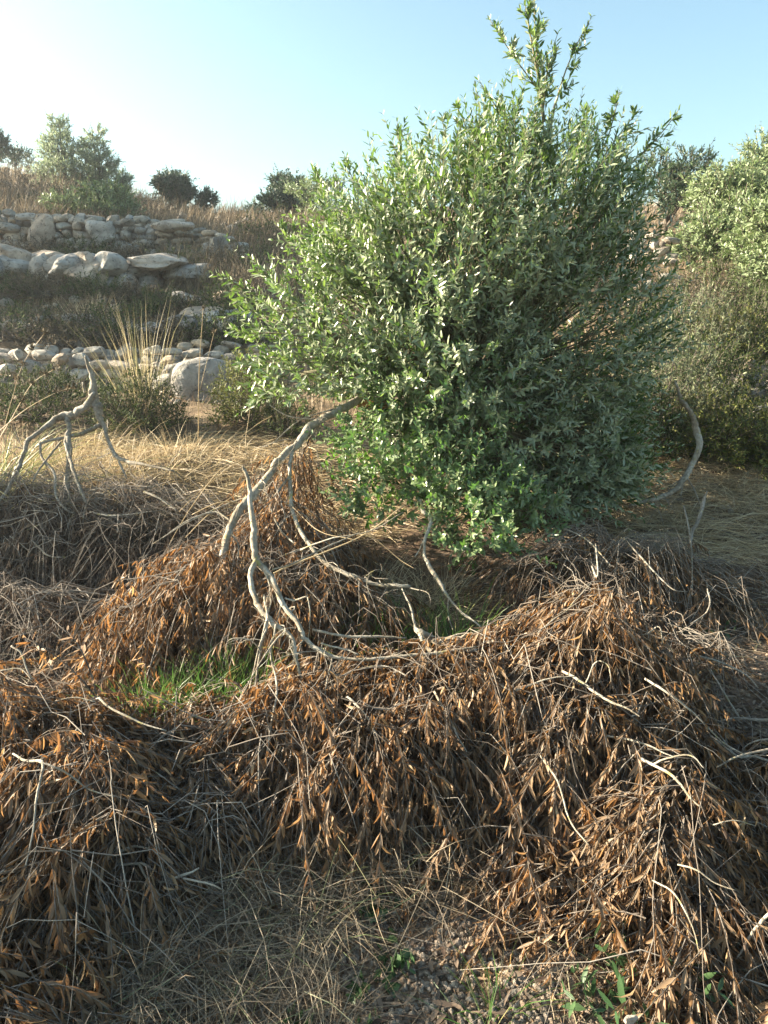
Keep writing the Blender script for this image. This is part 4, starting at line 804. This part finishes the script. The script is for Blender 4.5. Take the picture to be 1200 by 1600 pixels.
# stalks with seed heads
def stalk(label, pts, r0, name='dry_stalk', heads=1):
    c = at(*pts[0][:3]); e = empty(name, c, label, 'dry stalk'); g = Geo(); gh = Geo()
    P = px_limb(g, [(*q, r0*(1-.6*i/len(pts))) for i, q in enumerate(pts)], sides=5, wob=.8); g.build('stem', M['straw'], e)
    for i in range(heads):
        t = P[-1 - i*3]; k = 16; leaves(gh, np.repeat(t[None], k, 0) + rng.normal(size=(k, 3))*.006, rng.normal(size=(k, 3))*.6 + np.array([0, 0, .8]), rng.normal(size=(k, 3)), .028, .008)
    gh.build('seed_head', M['brownshrub'], e); return e
stalk('tall thin brown stalk with a round seed head beside the square boulder', [(309, 692, 5.2), (310, 640, 5.2), (312, 560, 5.2), (317, 482, 5.2)], .005)
stalk('leaning dry stalk crossing the tall thin one', [(312, 610, 5.2), (322, 570, 5.2), (334, 520, 5.2)], .003)
stalk('seeding grass stalk leaning right at the left edge', [(-10, 700, 3.9), (20, 650, 3.9), (50, 600, 3.85), (88, 575, 3.8)], .0035, heads=4)
stalk('upright seeding grass stalk at the left edge', [(0, 690, 3.95), (20, 620, 3.9), (35, 570, 3.9), (70, 520, 3.85)], .0035, heads=4)
stalk('low arching grass stalk over the grey branch', [(-10, 680, 3.9), (40, 640, 3.85), (90, 612, 3.85), (118, 606, 3.8)], .003, heads=3)
# long arching dry stalks between left tangle and arched branch
for q in ([(390, 715, 3.6, .003), (345, 735, 3.5, .003), (300, 790, 3.4, .003), (265, 850, 3.2, .002)], [(375, 720, 3.6, .003), (320, 760, 3.5, .003), (280, 800, 3.4, .002)], [(385, 788, 3.3, .004), (340, 785, 3.3, .004), (300, 805, 3.3, .003)],
          [(425, 650, 3.8, .003), (400, 665, 3.7, .003), (350, 700, 3.6, .003), (290, 745, 3.5, .002)], [(385, 760, 3.4, .003), (330, 800, 3.3, .003), (290, 840, 3.2, .002)], [(390, 640, 3.8, .002), (385, 680, 3.7, .003), (384, 715, 3.6, .002)], [(630, 790, 3.1, .004), (560, 840, 2.95, .004), (440, 890, 2.8, .004), (428, 895, 2.78, .003)], [(560, 845, 3.0, .003), (500, 830, 3.1, .003), (455, 790, 3.3, .002)], [(570, 830, 3.0, .003), (620, 870, 2.95, .003), (650, 890, 2.9, .002)]):
    g = Geo(); px_limb(g, q, sides=5, wob=1.5); tag(g.build('dry_stalk', M['straw'], origin=at(*q[-1][:3])), 'long thin arching dry stem between the left tangle and the arched branch', 'dry stalk', 'long dry stems in front of the straw terrace')
def weed(label, px, Y, r, n=26, ll=.035, lw=.02, up=.3, mat='weed'):
    b0 = gpt(px, Y); e = empty('weed', b0, label, 'weed'); gl, gt = Geo(), Geo(); k = 7; th = rng.uniform(0, 6.28, k)
    B = b0 + np.column_stack([np.cos(th)*r*.3, np.sin(th)*r*.3, np.full(k, .004)])
    shoots(gl, gt, B, np.column_stack([np.cos(th), np.sin(th), np.full(k, up)]), r, np.tile([0, 0, .1], (k, 1)), nodes=4, ll=ll, lw=lw, spread=.9, tr=.0015)
    gl.build('leaves', M[mat], e); gt.build('stems', M['greentwig'], e)
weed('dark green low weed on the soil at the bottom centre', 575, 1.42, .08); weed('green leafy weed nearest the bottom edge left of the gravel', 520, 1.24, .08, ll=.03); weed('small creeping weed above the bottom centre weed', 590, 1.62, .06, ll=.025)
weed('long leaved green weed at the lower right', 1010, 1.32, .12, ll=.06, lw=.014, up=.5); weed('green weed beside the pale stone at the bottom', 960, 1.27, .09, ll=.05, lw=.014, up=.5)
weed('low green weed on red soil in the olive shade', 1090, 3.1, .12, ll=.04); weed('pale green weed by the base of the curved branch', 1120, 5.0, .16, ll=.06, lw=.014, up=1.2, mat='grass'); weed('flat green weed between the dark brush and red soil', 960, 2.9, .10, ll=.04)
print('verts', sum(len(m.vertices) for m in bpy.data.meshes))

# ------------------------------------------------------------------ haze volume, added for the faded distance and flare glare
hz = bpy.data.materials.new("haze"); hz.use_nodes = True; hn = hz.node_tree; hn.nodes.clear()
pv = hn.nodes.new("ShaderNodeVolumePrincipled"); ho = hn.nodes.new("ShaderNodeOutputMaterial"); hn.links.new(pv.outputs[0], ho.inputs["Volume"])
pv.inputs["Color"].default_value = (.88, .94, 1, 1); pv.inputs["Density"].default_value = .0019; pv.inputs["Anisotropy"].default_value = .55
lo, hi = np.array([-402., -62., -40.]), np.array([402., 402., 12.]); g = Geo()
V = np.array([[(lo, hi)[i][0], (lo, hi)[j][1], (lo, hi)[k][2]] for i in (0, 1) for j in (0, 1) for k in (0, 1)])
g.template(V[None], [(0, 1, 3, 2), (4, 6, 7, 5), (0, 4, 5, 1), (2, 3, 7, 6), (0, 2, 6, 4), (1, 5, 7, 3)], np.array([0.]))
tag(g.build('haze', hz, smooth=False), 'thin haze over the hillside, added for fading and flare glare', 'haze', kind='stuff')
